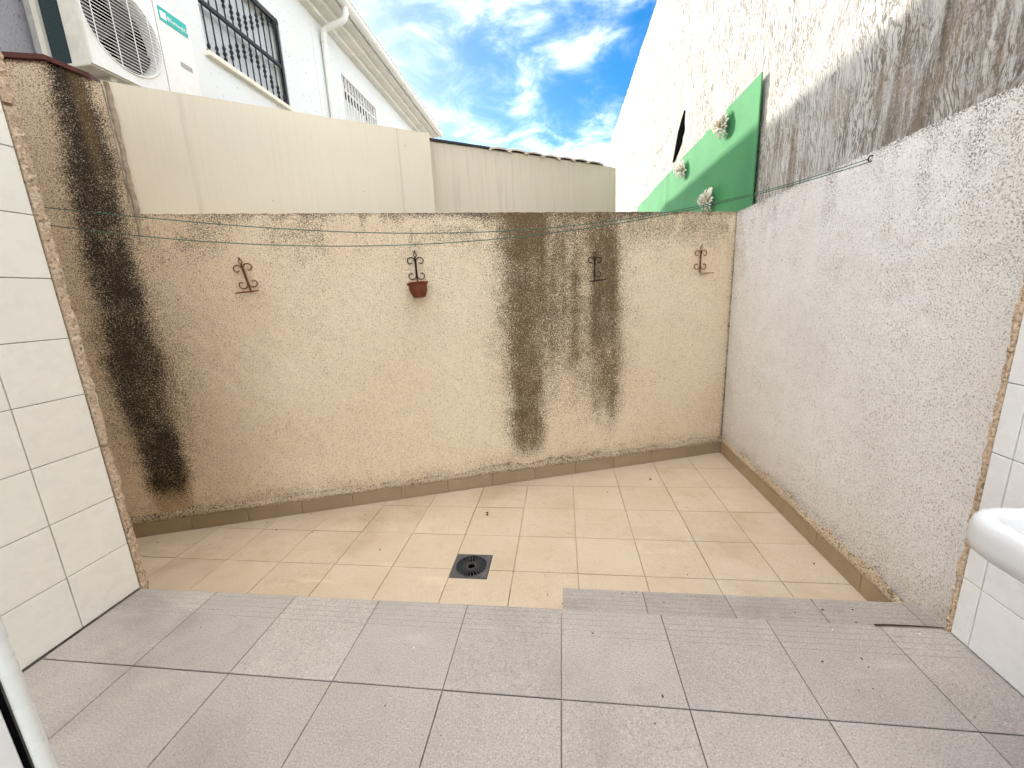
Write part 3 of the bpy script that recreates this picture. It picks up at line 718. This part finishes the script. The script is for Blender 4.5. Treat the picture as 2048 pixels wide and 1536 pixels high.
grid_wall('wall_face', B1, d2, 0, L2, -.6, 2.245, -n2*.9, M['panel2'], sh, pn_stain([(.62, .03, .55), (.42, .02, .35), (1.1, .04, .3)]), .03, .0006, .001, .004)
fl = MB(); a0 = B1-n2*.02; fl.loft([[B1+d2*t+n2*d+Vector((0, 0, z)) for d, z in ((.015, 2.246), (.015, 2.262), (-.3, 2.30), (-.3, 2.246))] for t in (.02, .72)]).build('black_flashing', M['blackfelt'], sh)
def roof_tile():
    n = 10; prof = []
    for k in range(n+1):
        a = math.pi*k/n; prof.append((-.105*math.cos(a), .024*math.sin(a)))
    v = []
    for (yy, zz_) in ((.022, .002), (-.42, .132)):
        for x, z in prof: v.append((x, yy, z+zz_))
        for x, z in prof: v.append((x*.93, yy, z+zz_-.013))
    m_ = n+1; f = []
    for k in range(n):
        f += [(k, k+1, 2*m_+k+1, 2*m_+k), (m_+k, 3*m_+k, 3*m_+k+1, m_+k+1), (k, m_+k, m_+k+1, k+1), (2*m_+k, 2*m_+k+1, 3*m_+k+1, 3*m_+k)]
    f += [(0, 2*m_, 3*m_, m_), (n, m_+n, 3*m_+n, 2*m_+n)]
    me = bpy.data.meshes.new('roof_tile'); me.from_pydata(v, [], f); me.update(); me.materials.append(M['rooftile']); return me
rt = roof_tile(); t = .66
while t < L2-.12:
    o = bpy.data.objects.new('roof_tile', rt); link(o); o.parent = sh; o.matrix_parent_inverse = Matrix.Translation(-Vector(sh.location))
    p = B1+d2*t; o.matrix_basis = Matrix(((d2.x, n2.x, 0, p.x), (d2.y, n2.y, 0, p.y), (0, 0, 1, 2.246+random.uniform(-.004, .006)), (0, 0, 0, 1))) @ Matrix.Rotation(rad(random.uniform(-1.5, 1.5)), 4, 'Z')
    t += .172
mb = MB().loft([[B1+d2*t+n2*d+Vector((0, 0, z)) for d, z in ((.0, 2.2455), (.0, 2.250), (-.42, 2.372), (-.42, 2.2455))] for t in (.58, L2-.06)]); mb.build('roof_deck', M['rooftile'], sh)

# ================================================================== NEIGHBOUR HOUSE (left, beyond)
ya = rad(.8); HO = Vector((-3.35, 4.0, 0))
HM = Matrix.Translation(HO) @ Matrix.Rotation(ya, 4, 'Z')       # local x = out of the wall, local y = along it
hs_ = thing('neighbour_house', (-3.35, 7.0, -.6), 'white roughcast neighbour house with barred window, cornice and gutter', 'house')
def hb(name, boxes, mat, parent=hs_, bev=0.):
    m_ = MB()
    for a, b in boxes: m_.box(a, b, bev)
    m_.xf(HM); return m_.build(name, mat, parent)
w0, w1, wz0, wz1 = .14, 1.42, 3.49, 4.46
v0, v1, vz0, vz1 = 2.95, 4.22, 3.55, 4.60
HT = 5.0; TH = .30; YE = 7.25
boxes = [((-TH, -1.05, -.6), (0, w0, HT)), ((-TH, w0, -.6), (0, w1, wz0)), ((-TH, w0, wz1), (0, w1, HT)), ((-TH, w1, -.6), (0, v0, HT)), ((-TH, v0, -.6), (0, v1, vz0)), ((-TH, v0, vz1), (0, v1, HT)), ((-TH, v1, -.6), (0, YE, HT))]
hb('wall', boxes, M['house'])
hb('wall_return', [((-6, YE-TH, -.6), (-TH, YE, HT)), ((-6, -1.05, -.6), (-6+TH, YE-TH, HT))], M['house'])
gw = hb('wall', [((-TH, -5.0, -.6), (0, -1.05, HT))], M['shadewall']); tag(gw, 'stretch of white roughcast beside the air conditioner, its shade painted in as grey')
# big window
win = hb('window', [((-.12, w0, wz0), (-.07, w0+.05, wz1)), ((-.12, w1-.05, wz0), (-.07, w1, wz1)), ((-.12, w0, wz1-.05), (-.07, w1, wz1))], M['white_metal'])
k = 0
for z in np.arange(wz0+.005, wz1-.07, .045):
    hb('shutter_slat', [((-.105, w0+.05, z), (-.088, w1-.05, z+.043))], M['shutter'], win, .004)
hb('sill', [((-.12, w0-.03, wz0-.045), (.05, w1+.05, wz0))], M['sill'], win, .006)
gr = hb('grille', [((-.035, w0+.01, wz0+.02), (-.015, w1-.02, wz0+.04)), ((-.035, w1-.05, wz0), (-.005, w1-.015, wz1)), ((-.035, w0+.0, wz1-.05), (-.005, w1, wz1-.015)), ((-.038, w0, 3.93), (-.008, w1-.02, 3.965))], M['black_iron'], win)
for i in range(12):
    yb = w0+.065+i*.1035
    m_ = MB().tube([(-.022, yb, wz0), (-.022, yb, wz1-.02)], .0075, 6)
    # twisted knots: a wave along the bars, upper and lower
    for zc in (3.66-.14*math.sin((i+3.0)/9*math.pi*1.4+.3), 4.24-.16*math.sin((i-1.5)/9*math.pi*1.4)):
        zz_ = np.linspace(-.075, .075, 13); rr = [.0085+.011*abs(math.sin((q+.075)/.15*math.pi*3))*(1-.3*abs(q)/.075) for q in zz_]
        m_.tube([(-.022, yb, zc+q) for q in zz_], rr, 6)
    m_.xf(HM); m_.build('bar', M['black_iron'], win)
# white latticed window
win2 = hb('window', [((-.15, v0, vz0), (-.10, v0+.05, vz1)), ((-.15, v1-.05, vz0), (-.10, v1, vz1)), ((-.15, v0, vz1-.05), (-.10, v1, vz1))], M['white_metal'])
hb('dark_gap', [((-.16, v0+.05, vz1-.22), (-.152, v1-.05, vz1-.05))], M['dark'], win2)
for z in np.arange(vz0, vz1-.22, .06): hb('shutter_slat', [((-.14, v0+.05, z), (-.125, v1-.25, z+.052))], M['white_metal'], win2, .004)
for i in range(12):
    yb = v0+.06+i*.105; hb('bar', [((-.03, yb-.010, vz0), (-.012, yb+.010, vz1))], M['white_metal'], win2)
hb('rail', [((-.034, v0, vz1-.20), (-.010, v1, vz1-.18))], M['white_metal'], win2)
# joint line in the render, cornice, gutter, roof
hb('expansion_joint', [((.0, 2.19, 2.0), (.006, 2.20, HT-.01))], M['eave'])
cz = HT
for (x0, x1, z0, z1) in ((-.2, .10, cz-.005, cz+.06), (-.2, .225, cz+.06, cz+.125), (-.2, .36, cz+.125, cz+.20)):
    hb('cornice', [((x0, -5.0, z0), (x1, YE+.1, z1))], M['eave'], bev=.004)
g = MB(); loops = []
for yy in (-5.0, YE+.12):
    arc = [(.43+.072*math.cos(a), yy, cz+.20+.075*math.sin(a)) for a in [math.pi*(1+k/10) for k in range(11)]]
    arc2 = [(.43+.066*math.cos(a), yy, cz+.20+.069*math.sin(a)) for a in [math.pi*(2-k/10) for k in range(11)]]
    loops.append(arc+arc2)
g.loft(loops); g.xf(HM); shade_auto(g.build('gutter', M['white_metal'], hs_), 60)
g = MB().tube([(.505, -5.0, cz+.205), (.505, YE+.12, cz+.205)], .010, 8).xf(HM); g.build('gutter_lip', M['white_metal'], hs_)
dp = MB(); pts = []
for p, q, r in (((.40, 2.43, cz+.15), (.40, 2.43, cz+.02), (.10, 2.43, cz-.12)),): pass
yd = 2.43
path = [(.42, yd, cz+.14), (.42, yd, cz+.06), (.405, yd, cz+.01), (.36, yd, cz-.025), (.12, yd, cz-.075), (.075, yd, cz-.10), (.055, yd, cz-.15), (.05, yd, cz-.22), (.05, yd, 1.5)]
dp.tube(path, .042, 14).xf(HM); dpo = shade_auto(dp.build('downpipe', M['white_metal'], hs_), 50)
for z in (4.75, 3.6, 2.6): MB().lathe([(.046, -.015), (.050, -.012), (.050, .012), (.046, .015)], (.05, yd, z), 14).xf(HM).build('pipe_clip', M['white_metal'], dpo)
rf = MB(); slope = .30
rf.add([(.47, -5.0, cz+.215), (.47, YE+.1, cz+.215), (-3.0, YE+.1, cz+.215+3.47*slope), (-3.0, -5.0, cz+.215+3.47*slope), (-6.5, YE+.1, cz+.2), (-6.5, -5.0, cz+.2)], [(0, 1, 2, 3), (3, 2, 4, 5), (1, 0, 5, 4), (1, 4, 2), (0, 3, 5)]).xf(HM); rf.build('roof', M['rooftile'], hs_)

# ================================================================== AIR CONDITIONER
ac = thing('air_conditioner', (-3.08, 3.0, 2.6), 'cream outdoor air conditioning unit with round fan grille and teal label', 'air conditioner')
X0, X1, Y0, Y1, Z0, Z1 = -3.28, -2.9, 2.595, 3.44, 2.606, 3.30
fc = (2.862, 2.935); FR = .258
# front plate with a round hole
fp = MB(); N = 64; ci = []; co = []
for k in range(N):
    a = 2*math.pi*k/N; c_, s_ = math.cos(a), math.sin(a)
    tt = min(((Y1-.006-fc[0]) if c_ > 0 else (fc[0]-Y0-.006))/max(abs(c_), 1e-6), ((Z1-.006-fc[1]) if s_ > 0 else (fc[1]-Z0-.006))/max(abs(s_), 1e-6))
    ci.append((fc[0]+FR*c_, fc[1]+FR*s_)); co.append((fc[0]+tt*c_, fc[1]+tt*s_))
for cy_, cz_ in ((Y0+.006, Z0+.006), (Y1-.006, Z0+.006), (Y1-.006, Z1-.006), (Y0+.006, Z1-.006)):      # snap nearest to the corners
    i = min(range(N), key=lambda q: (co[q][0]-cy_)**2+(co[q][1]-cz_)**2); co[i] = (cy_, cz_)
fp.loft([[(X1-.012, y_, z_) for y_, z_ in co], [(X1, y_, z_) for y_, z_ in co], [(X1, y_, z_) for y_, z_ in ci], [(X1-.012, y_+(fc[0]-y_)*.03, z_+(fc[1]-z_)*.03) for y_, z_ in ci], [(X1-.10, y_+(fc[0]-y_)*.05, z_+(fc[1]-z_)*.05) for y_, z_ in ci]], False, False)
fp.build('front_panel', M['white_metal'], ac)
MB().box((X0, Y0+.004, Z1-.03), (X1-.0125, Y1, Z1), .004).box((X0, Y1-.02, Z0), (X1-.0125, Y1, Z1-.03)).box((X0, Y0+.004, Z0-.004), (X1-.0125, Y1, Z0+.02)).build('casing', M['cream_metal'], ac)
MB().box((-3.045, Y0, Z0-.002), (X1-.0125, Y0+.02, Z1-.03), .003).build('corner_post', M['cream_metal'], ac)
MB().box((-3.245, Y0+.002, Z0), (-3.205, Y0+.022, Z1-.03)).build('rear_post', M['cream_metal'], ac)
MB().box((X0-.005, Y0, Z0), (-3.246, Y0+.03, Z1-.03)).build('rear_post', plain('grey_post', (.36, .35, .32), .6), ac)
MB().box((-3.205, Y0+.024, Z0), (-3.045, Y0+.034, Z1-.03)).build('coil_mesh', M['coil'], ac)
MB().box((-3.20, Y0+.04, Z0+.02), (X1-.11, Y1-.03, Z1-.04)).build('dark_interior', M['dark'], ac)
for k in range(3):
    a0 = 2*math.pi*k/3+.5; v = []
    for i in range(7):
        for r, tw in ((.05, .035), (.15, .025), (.235, .012)):
            a = a0+i/6*1.35; v.append((X1-.075+tw*(i/6-.5)*1.6, fc[0]+r*math.cos(a), fc[1]+r*math.sin(a)))
    f = [(i*3+j, (i+1)*3+j, (i+1)*3+j+1, i*3+j+1) for i in range(6) for j in range(2)]
    mesh('fan_blade', v, f, plain('fan_grey', (.035, .036, .04), .5) if k == 0 else bpy.data.materials['fan_grey'], ac, True)
hbm = MB().lathe([(.0, .02), (.045, .012), (.055, -.02)], (0, 0, 0), 24); hbm.xf(Matrix.Translation((X1-.055, fc[0], fc[1])) @ Matrix.Rotation(rad(90), 4, 'Y')); hbm.build('fan_hub', bpy.data.materials['fan_grey'], ac, True)
gb = MB(); zb = -FR+.012
while zb < FR:
    hw = math.sqrt(max(0, FR*FR-zb*zb))+.004; gb.box((X1+.002, fc[0]-hw, fc[1]+zb-.0017), (X1+.0045, fc[0]+hw, fc[1]+zb+.0017)); zb += .0215
gb.build('fan_grille', M['white_metal'], ac)
for yy in (-.20, -.07, .06, .19):
    hw = math.sqrt(FR*FR-yy*yy)+.006; MB().tube([(X1+.007, fc[0]+yy, fc[1]-hw), (X1+.007, fc[0]+yy, fc[1]+hw)], .0028, 6).build('grille_wire', M['white_metal'], ac)
MB().tube([(X1+.002, fc[0]+(FR+.004)*math.cos(2*math.pi*k/48), fc[1]+(FR+.004)*math.sin(2*math.pi*k/48)) for k in range(48)], .005, 6, close=True).build('grille_ring', M['white_metal'], ac, True)
MB().box((X1, 3.132, Z0+.01), (X1+.002, 3.137, Z1-.008)).build('panel_seam', bpy.data.materials['grey_post'], ac)
lb = MB().box((X1, 3.170, 3.165), (X1+.003, 3.405, 3.258)).build('label', M['teal'], ac)
lk = MB().box((X1+.003, 3.180, 3.185), (X1+.0045, 3.228, 3.232), 0).build('label_logo', M['labelwhite'], lb)
def txt(body, size, m, mat, parent, name):
    c = bpy.data.curves.new(name, 'FONT'); c.body = body; c.size = size; c.extrude = .0006; c.resolution_u = 2
    o = bpy.data.objects.new(name+'_curve', c); link(o); dg = bpy.context.evaluated_depsgraph_get(); me = bpy.data.meshes.new_from_object(o.evaluated_get(dg))
    bpy.data.objects.remove(o); me.transform(m); me.materials.clear(); me.materials.append(mat)
    q = bpy.data.objects.new(name, me); link(q); return adopt(q, parent)
txt('Blumegitas', .043, Matrix(((0, 0, 1, X1+.004), (1, 0, 0, 3.236), (0, 1, 0, 3.192), (0, 0, 0, 1))), M['labelwhite'], lb, 'label_lettering')
MB().box((X1, 3.285, 2.915), (X1+.002, 3.385, 2.950)).build('handle_recess', bpy.data.materials['grey_post'], ac)
for yy in (2.75, 3.25):
    MB().box((X0-.06, yy-.02, Z0-.03), (X1-.04, yy+.02, Z0-.005)).box((X0-.06, yy-.015, Z0-.32), (X0-.035, yy+.015, Z0-.03)).build('bracket', M['cream_metal'], ac)

# ================================================================== RIGHT-HAND BUILDING, GREEN BOARD, DAISIES
XB = 1.47
def b_stain(s, z, h):
    y = 12.9-s
    streak = fbm(y*6, z*.9, 4, 301); p = fbm(y*1.4, z*1.4, 4, 311)
    edge = 2.18+.22*(p-.5)+.10*sst(2.6, 1.6, y)
    R = sst(3.55, 3.25, y)*sst(edge+.16, edge-.30, z)*(.52+1.1*(streak-.5)+.35*(p-.5)+.18*sst(2.6, 1.5, y))
    R = np.maximum(R, sst(3.0, 1.6, y)*sst(2.75, 2.2, z)*.30)
    G = np.exp(-((y-(5.6+.2*(p-.5)))/.22)**2)*sst(4.6, 3.0, z)*.7
    G = np.maximum(G, np.exp(-((y-4.35)/.18)**2)*sst(4.4, 2.6, z)*.35)
    return np.stack([np.clip(R, 0, 1), np.clip(G, 0, 1), R*0], -1)
bl = thing('rendered_building', (XB+1, 5, -.6), 'tall building wall of rough trowelled white render, stained brown low down', 'building')
grid_wall('wall_face', (XB, 12.9, 0), (0, -1, 0), 0, 14.5, -.6, lambda s: 5.13, (3.0, 0, 0), M['building'], bl, b_stain, .035, .004, .012, .012)
# slot-like opening in the render
cr = [(5.46, 3.05), (5.56, 3.00), (5.70, 2.90), (5.80, 2.76), (5.90, 2.62), (5.74, 2.66), (5.58, 2.73), (5.47, 2.86)]
MB().add([(XB-.014, y, z) for y, z in cr]+[(XB+.10, y, z) for y, z in cr], [tuple(range(8))]+[(i, (i+1) % 8, 8+(i+1) % 8, 8+i) for i in range(8)]).build('crack_hole', M['dark'], bl)
gp = thing('green_board', (XB-.03, 5.6, 1.6), 'flat green painted board on the white building, carrying large daisies', 'board')
n = 60; V = []; F = []
for i in range(n+1):
    y = 3.435+(8.2-3.435)*i/n; bx = -.012*sst(5.9, 6.05, np.array(y))*sst(6.2, 6.05, np.array(y))
    V += [(XB-.040+bx, y, 1.15), (XB-.040+bx, y, 2.515+.006*math.sin(y*5)), (XB-.031+bx, y, 2.515+.006*math.sin(y*5)), (XB-.031+bx, y, 1.15)]
for i in range(n):
    for k in range(4): F.append((i*4+k, (i+1)*4+k, (i+1)*4+(k+1) % 4, i*4+(k+1) % 4))
F += [(3, 2, 1, 0), tuple(n*4+k for k in range(4))]
mesh('board_face', V, F, M['green'], gp)
def daisy(y, z, r, label, rot):
    d = thing('daisy', (XB-.05, y, z), label, 'artificial flower', 'artificial daisies on the green board')
    Rm = Matrix.Translation((XB-.058, y, z)) @ Matrix.Rotation(rad(-90), 4, 'Y') @ Matrix.Rotation(rot, 4, 'Z')
    for layer, (n, ra, lift, w) in enumerate(((22, r, .006, .30), (20, r*.88, .020, .32), (16, r*.70, .034, .36), (12, r*.50, .046, .42))):
        v0 = []
        for i in range(5):
            q = i/4; L = .10*r+(ra-.10*r)*q; ww = ra*w*math.sin(math.pi*(.18+.74*q))**.8
            zc = lift+.022*math.sin(q*math.pi*.9)+.015*layer*q; v0 += [(L, -ww/2, zc), (L, 0, zc-.006), (L, ww/2, zc)]
        f0 = [(i*3+j, (i+1)*3+j, (i+1)*3+j+1, i*3+j+1) for i in range(4) for j in range(2)]
        me = bpy.data.meshes.new('petal'); me.from_pydata(v0, [], f0); me.update(); me.materials.append(M['petal'])
        for k in range(n):
            o = bpy.data.objects.new('petal', me); link(o); o.parent = d; o.matrix_parent_inverse = Matrix.Translation(-Vector(d.location))
            o.matrix_basis = Rm @ Matrix.Rotation(2*math.pi*(k+random.uniform(-.25, .25))/n, 4, 'Z') @ Matrix.Rotation(rad(random.uniform(-9, 7)-6*layer), 4, 'Y')
    c = MB().lathe([(.02, -.004), (.022*r/.12, .02), (.024*r/.12, .050), (.016*r/.12, .066), (.0005, .072)], (0, 0, 0), 16)
    c.xf(Rm); c.build('flower_heart', M['yellow'], d, True)
    MB().lathe([(.012, -.012), (.018, .0), (.05*r/.12, .018)], (0, 0, 0), 12).xf(Rm).build('flower_back', plain('leaf_green', (.12, .13, .02), .8) if 'leaf_green' not in bpy.data.materials else bpy.data.materials['leaf_green'], d, True)
daisy(4.02, 2.392, .112, 'white artificial daisy highest on the green board, nearest its top right corner', .2)
daisy(5.21, 2.362, .106, 'small-looking white artificial daisy farthest left on the green board', .7)
daisy(4.29, 1.85, .110, 'white artificial daisy low on the green board, just above the wall corner', 1.3)

# ================================================================== BRACKETS, POT, CLOTHES LINES, BASIN
def scroll(side, up, turns=1.35, R=.026, cx=.030, z=.06):
    pts = []
    n = 26
    # from the stem outwards, then curling in
    for i in range(n):
        q = i/(n-1); a = math.pi*(1-q*turns*1.25); r = R*(1-.62*q**1.6)
        pts.append((side*(cx+r*math.cos(a)), up*(z+r*math.sin(a))))
    return pts
def bracket(s, z, tilt, label, mat, ring_dir=0., flat=False, missing=(), grp='wrought iron pot brackets on the back wall'):
    b = thing('pot_bracket', BW(s, z, .006), label, 'bracket', grp)
    fr_ = Matrix(((-U.x, NB.x, 0, 0), (-U.y, NB.y, 0, 0), (0, 0, 1, 0), (0, 0, 0, 1)))
    T = Matrix.Translation(BW(s, z, .010)) @ fr_ @ Matrix.Rotation(tilt, 4, 'Y')
    def P(x, zz, d=0.): return T @ Vector((x, d, zz))
    MB().tube([P(.0, .068), P(.0, .0), P(.001, -.075), P(.002, -.100)], .0046, 6).build('stem', mat, b, True)
    MB().tube([P(.012*math.cos(a)*.8, .080+.012*math.sin(a)) for a in [2*math.pi*k/14 for k in range(14)]], .0022, 5, close=True).build('eyelet', mat, b, True)
    MB().tube([P(-.002, .094), P(.003, .100, .006), P(.0, .103, .012)], .004, 6).build('nail', mat, b, True)
    for i, (sd_, up) in enumerate(((-1, 1), (1, 1), (-1, -1), (1, -1))):
        if i in missing: continue
        pts = [(sd_*.002, up*-.012), (sd_*.0035, up*.018), (sd_*.004, up*.036)]+scroll(sd_, up, z=.044, R=.0265)
        MB().tube([P(x, zz-.004) for x, zz in pts], .0032, 6).build('scroll', mat, b, True)
    if not flat:
        c = T @ Vector((0, .062, -.098)); rd = Matrix.Rotation(ring_dir, 4, 'Z')
        pts = [c+Vector((.058*math.cos(a), .058*math.sin(a), .006*math.sin(a*1.0+1))) for a in [2*math.pi*k/36 for k in range(36)]]
        MB().tube(pts, .0026, 5, close=True).build('pot_ring', mat, b, True)
    else:
        c = P(.002, -.100); dx = -U
        MB().tube([c, c+Vector((0, 0, -.008))-dx*.006+NB*.01, c-Vector((0, 0, .012))+dx*.012+NB*.02, c+dx*.075+NB*.025-Vector((0, 0, .002))], .0024, 5).build('bent_ring', mat, b, True)
        MB().tube([c+dx*.012-Vector((0, 0, .0)), c+dx*.11+NB*.02-Vector((0, 0, .004))], .0022, 5).build('bent_ring', mat, b, True)
    return b
bracket(3.392, 1.250, rad(-9), 'rusty tilted scroll bracket without a pot, leftmost on the back wall', M['rust'])
bracket(2.397, 1.262, rad(0), 'dark scroll bracket holding the terracotta pot', M['darkrust'])
bracket(1.160, 1.232, rad(2), 'dark broken scroll bracket lost in the black mould streak', M['darkrust'], missing=(2,))
bracket(.303, 1.258, rad(1), 'small rusty bracket with a bent ring, nearest the right corner', M['rust'], flat=True)
pc = BW(2.397, 1.160, .010+.064)
pot = thing('flower_pot', pc-Vector((0, 0, .10)), 'small empty terracotta flower pot hanging from the second bracket', 'flower pot')
PT = Matrix.Translation(pc) @ Matrix.Rotation(rad(5), 4, Vector((U.x, U.y, 0))) @ Matrix.Rotation(rad(4), 4, Vector((NB.x, NB.y, 0)))
MB().lathe([(.0, -.085), (.036, -.085), (.040, -.080), (.0545, -.048), (.0565, -.040), (.058, .000)], (0, 0, 0), 32).lathe([(.053, .0), (.051, -.03), (.034, -.078), (.0, -.078)], (0, 0, 0), 32).xf(PT).build('body', M['terracotta'], pot, True)
MB().lathe([(.058, -.004), (.0665, -.003), (.067, .006), (.064, .0085), (.053, .008), (.053, -.002)], (0, 0, 0), 32).xf(PT).build('rim', M['terracotta'], pot, True)
def cline(A, B, pts, label):
    o = thing('clothes_line', A, label, 'clothes line', 'green clothes lines across the yard')
    xs_ = [p[0] for p in pts]; zs_ = [p[2] for p in pts]; co = np.polyfit(xs_, zs_, 4); q = []
    X = np.linspace(pts[0][0]-.06, pts[-1][0], 90)
    for x in X:
        f = (x-pts[0][0])/(pts[-1][0]-pts[0][0]); q.append((x, pts[0][1]+(pts[-1][1]-pts[0][1])*f, float(np.polyval(co, x))))
    d0 = Vector(q[0])-Vector(q[1]); d0 /= abs(d0.x); q = [tuple(Vector(q[0])+d0*.46), tuple(Vector(q[0])+d0*.2)]+q
    MB().tube(q, .0019, 6).build('line', M['wire'], o, True)
    return o
up_ = [(-1.825, 1.35, 1.452), (-1.505, 1.422, 1.399), (-.992, 1.538, 1.351), (-.493, 1.651, 1.324), (-.04, 1.753, 1.323), (.479, 1.87, 1.370), (.799, 1.942, 1.434), (1.013, 1.99, 1.487), (1.232, 2.04, 1.540), (1.316, 2.059, 1.557)]
lo_ = [(-1.831, 1.35, 1.388), (-1.519, 1.42, 1.341), (-1.179, 1.497, 1.304), (-.819, 1.578, 1.281), (-.439, 1.663, 1.279), (-.04, 1.753, 1.302), (.269, 1.823, 1.343), (.585, 1.894, 1.390), (.8, 1.942, 1.424), (.996, 1.987, 1.462), (1.317, 2.059, 1.551)]
cline(Vector(up_[0]), None, up_, 'upper of the two green clothes lines sagging in front of the back wall')
cline(Vector(lo_[0]), None, lo_, 'lower of the two green clothes lines sagging in front of the back wall')
hk = thing('line_hook', (XR, 2.06, 1.556), 'small metal hook holding the clothes lines near the top of the right wall', 'hook')
MB().tube([(XR+.02, 2.060, 1.575), (XR-.012, 2.060, 1.572), (XR-.018, 2.060, 1.560), (XR-.012, 2.060, 1.549), (XR-.004, 2.058, 1.553)], .003, 6).build('hook_wire', M['darkrust'], hk, True)
# basin on the right wall
def rrect(x0, x1, y0, y1, r, z, n=7):
    p = []
    for cx_, cy_, a0 in ((x1-r, y1-r, 0), (x0+r, y1-r, 90), (x0+r, y0+r, 180), (x1-r, y0+r, 270)):
        for k in range(n): a = rad(a0+90*k/(n-1)); p.append((cx_+r*math.cos(a), cy_+r*math.sin(a), z))
    return p
sk = thing('wash_basin', (.95, .55, .45), 'white ceramic wash basin with rounded corner at the right edge', 'basin')
bx = [(.16, .04, .455), (.10, .05, .500), (.045, .058, .540), (.012, .062, .556), (.002, .064, .566), (0, .064, .585), (.001, .064, .608), (.004, .062, .621), (.010, .058, .629), (.019, .052, .632), (.030, .047, .629), (.038, .044, .618), (.046, .044, .590), (.07, .05, .535), (.11, .05, .505), (.16, .03, .497)]
loops = [rrect(.748+i, 1.1485-min(i, .02), .28+i, .812-i, r, z) for i, r, z in bx]
shade_auto(MB().loft(loops, True, True).build('bowl', M['ceramic'], sk), 60)
MB().box((1.02, .36, .40), (1.149, .74, .50), .01).build('wall_bracket', M['ceramic'], sk)
MB().lathe([(.03, .496), (.03, .4985), (.022, .499), (.0, .497)], (.95, .55, 0), 20).build('plug_hole', M['drain'], sk)

# ================================================================== SMALL LITTER ON THE FLOORS
def crumb_mesh(seed, size, mat, flat=.35):
    r = random.Random(seed); bm = bmesh.new(); bmesh.ops.create_icosphere(bm, subdivisions=1, radius=1)
    ax = (r.uniform(.8, 1.6), r.uniform(.4, .8), flat)
    for v in bm.verts: v.co = Vector((v.co.x*ax[0]*r.uniform(.75, 1.2), v.co.y*ax[1]*r.uniform(.7, 1.25), v.co.z*ax[2]*r.uniform(.6, 1.3)))*size
    zmin = min(v.co.z for v in bm.verts)
    for v in bm.verts: v.co.z -= zmin
    me = bpy.data.meshes.new('crumb'); bm.to_mesh(me); bm.free(); me.materials.append(mat); return me
CM = [crumb_mesh(i, .0045, M['crumb']) for i in range(5)]; WM = [crumb_mesh(9+i, .004, M['chip'], .5) for i in range(2)]
low_c = [(1.298, 3.347), (-1.865, 2.22), (-1.83, 2.105), (-2.426, 1.943), (-1.392, 2.153), (-1.573, 2.09), (.595, 1.827), (.299, 2.665), (-.091, 1.647), (-.021, 1.595), (1.24, 1.946), (-.632, 2.243), (-1.06, 1.94), (-.108, 1.785), (-1.011, 2.38), (-1.332, 2.304), (-2.141, 1.933), (-2.509, 1.939), (-1.95, 2.18), (-1.72, 2.30)]
mid_c = [(.229, 1.478), (.285, 1.49), (.384, 1.441), (.692, 1.422), (.862, 1.421), (.97, 1.441), (1.079, 1.448), (1.051, 1.386)]
top_c = [(.249, .906), (.213, .832), (-.493, .82), (-1.294, .948), (-.971, .894), (.079, 1.099), (.268, 1.056), (.837, 1.064), (1.015, 1.0), (.837, 1.037), (.804, .971), (.763, .962), (.723, 1.046), (.99, .911), (-.319, .759), (-1.25, 1.03)]
chips = [(-.479, 1.004), (.82, 1.163), (1.065, 1.165), (-1.36, 1.10)]
for lst, z, nm, lab, grp, meshes, sc in ((low_c, ZL+.0009, 'leaf_crumb', 'tiny dark dry crumb lying on the beige lower floor', 'dry crumbs on the beige floor', CM, 1.0),
                                        (mid_c, ZM+.0005, 'leaf_crumb', 'tiny dark dry crumb lying on the middle step', 'dry crumbs on the middle step', CM, .8),
                                        (top_c, .0008, 'leaf_crumb', 'tiny dark dry crumb lying on the grey upper floor', 'dry crumbs on the grey floor', CM, .58),
                                        (chips, .0008, 'plaster_chip', 'tiny white plaster chip lying on the grey upper floor', 'white chips on the grey floor', WM, .9)):
    for i, (x, y) in enumerate(lst):
        o = bpy.data.objects.new(nm, meshes[i % len(meshes)]); link(o); o.location = (x, y, z); o.rotation_euler = (0, 0, random.uniform(0, 6.28)); k = sc*random.uniform(.7, 1.35); o.scale = (k, k, k)
        tag(o, lab, 'crumb' if nm == 'leaf_crumb' else 'chip', grp)
def curl(x, y, z, r, label, seed):
    rr = random.Random(seed); v = []; f = []
    for i in range(7):
        a = -1.6+i*.55
        for j, w in enumerate((-1, 0, 1)): v.append((x+r*math.cos(a)*(1+.1*rr.random()), y+w*r*.8*math.sin(math.pi*(i+.6)/7.2), z+r*.55*(1+math.sin(a))+.0015))
    f = [(i*3+j, (i+1)*3+j, (i+1)*3+j+1, i*3+j+1) for i in range(6) for j in range(2)]
    o = mesh('dry_leaf', v, f, M['crumb'], None, True); tag(o, label, 'dry leaf')
curl(.624, 2.868, ZL, .013, 'small curled brown leaf on the beige floor near the right corner', 1)
curl(-.514, 2.337, ZL, .015, 'small curled brown leaf on the beige floor beyond the drain', 2)
stk = MB(); sp = [(.957, 1.1905, .0045), (1.0, 1.1925, .0045), (1.06, 1.194, .0042), (1.12, 1.1935, .004), (1.152, 1.192, .004)]
stk.tube(sp, [.0030, .0028, .0024, .002, .0015], 7)  # thin dark strip drawn for the dark line along the floor edge
st_ = stk.build('edge_strip', M['crumb'], None, True); tag(st_, 'thin dark strip lying along the edge of the upper floor by the right wall', 'dark_strip')
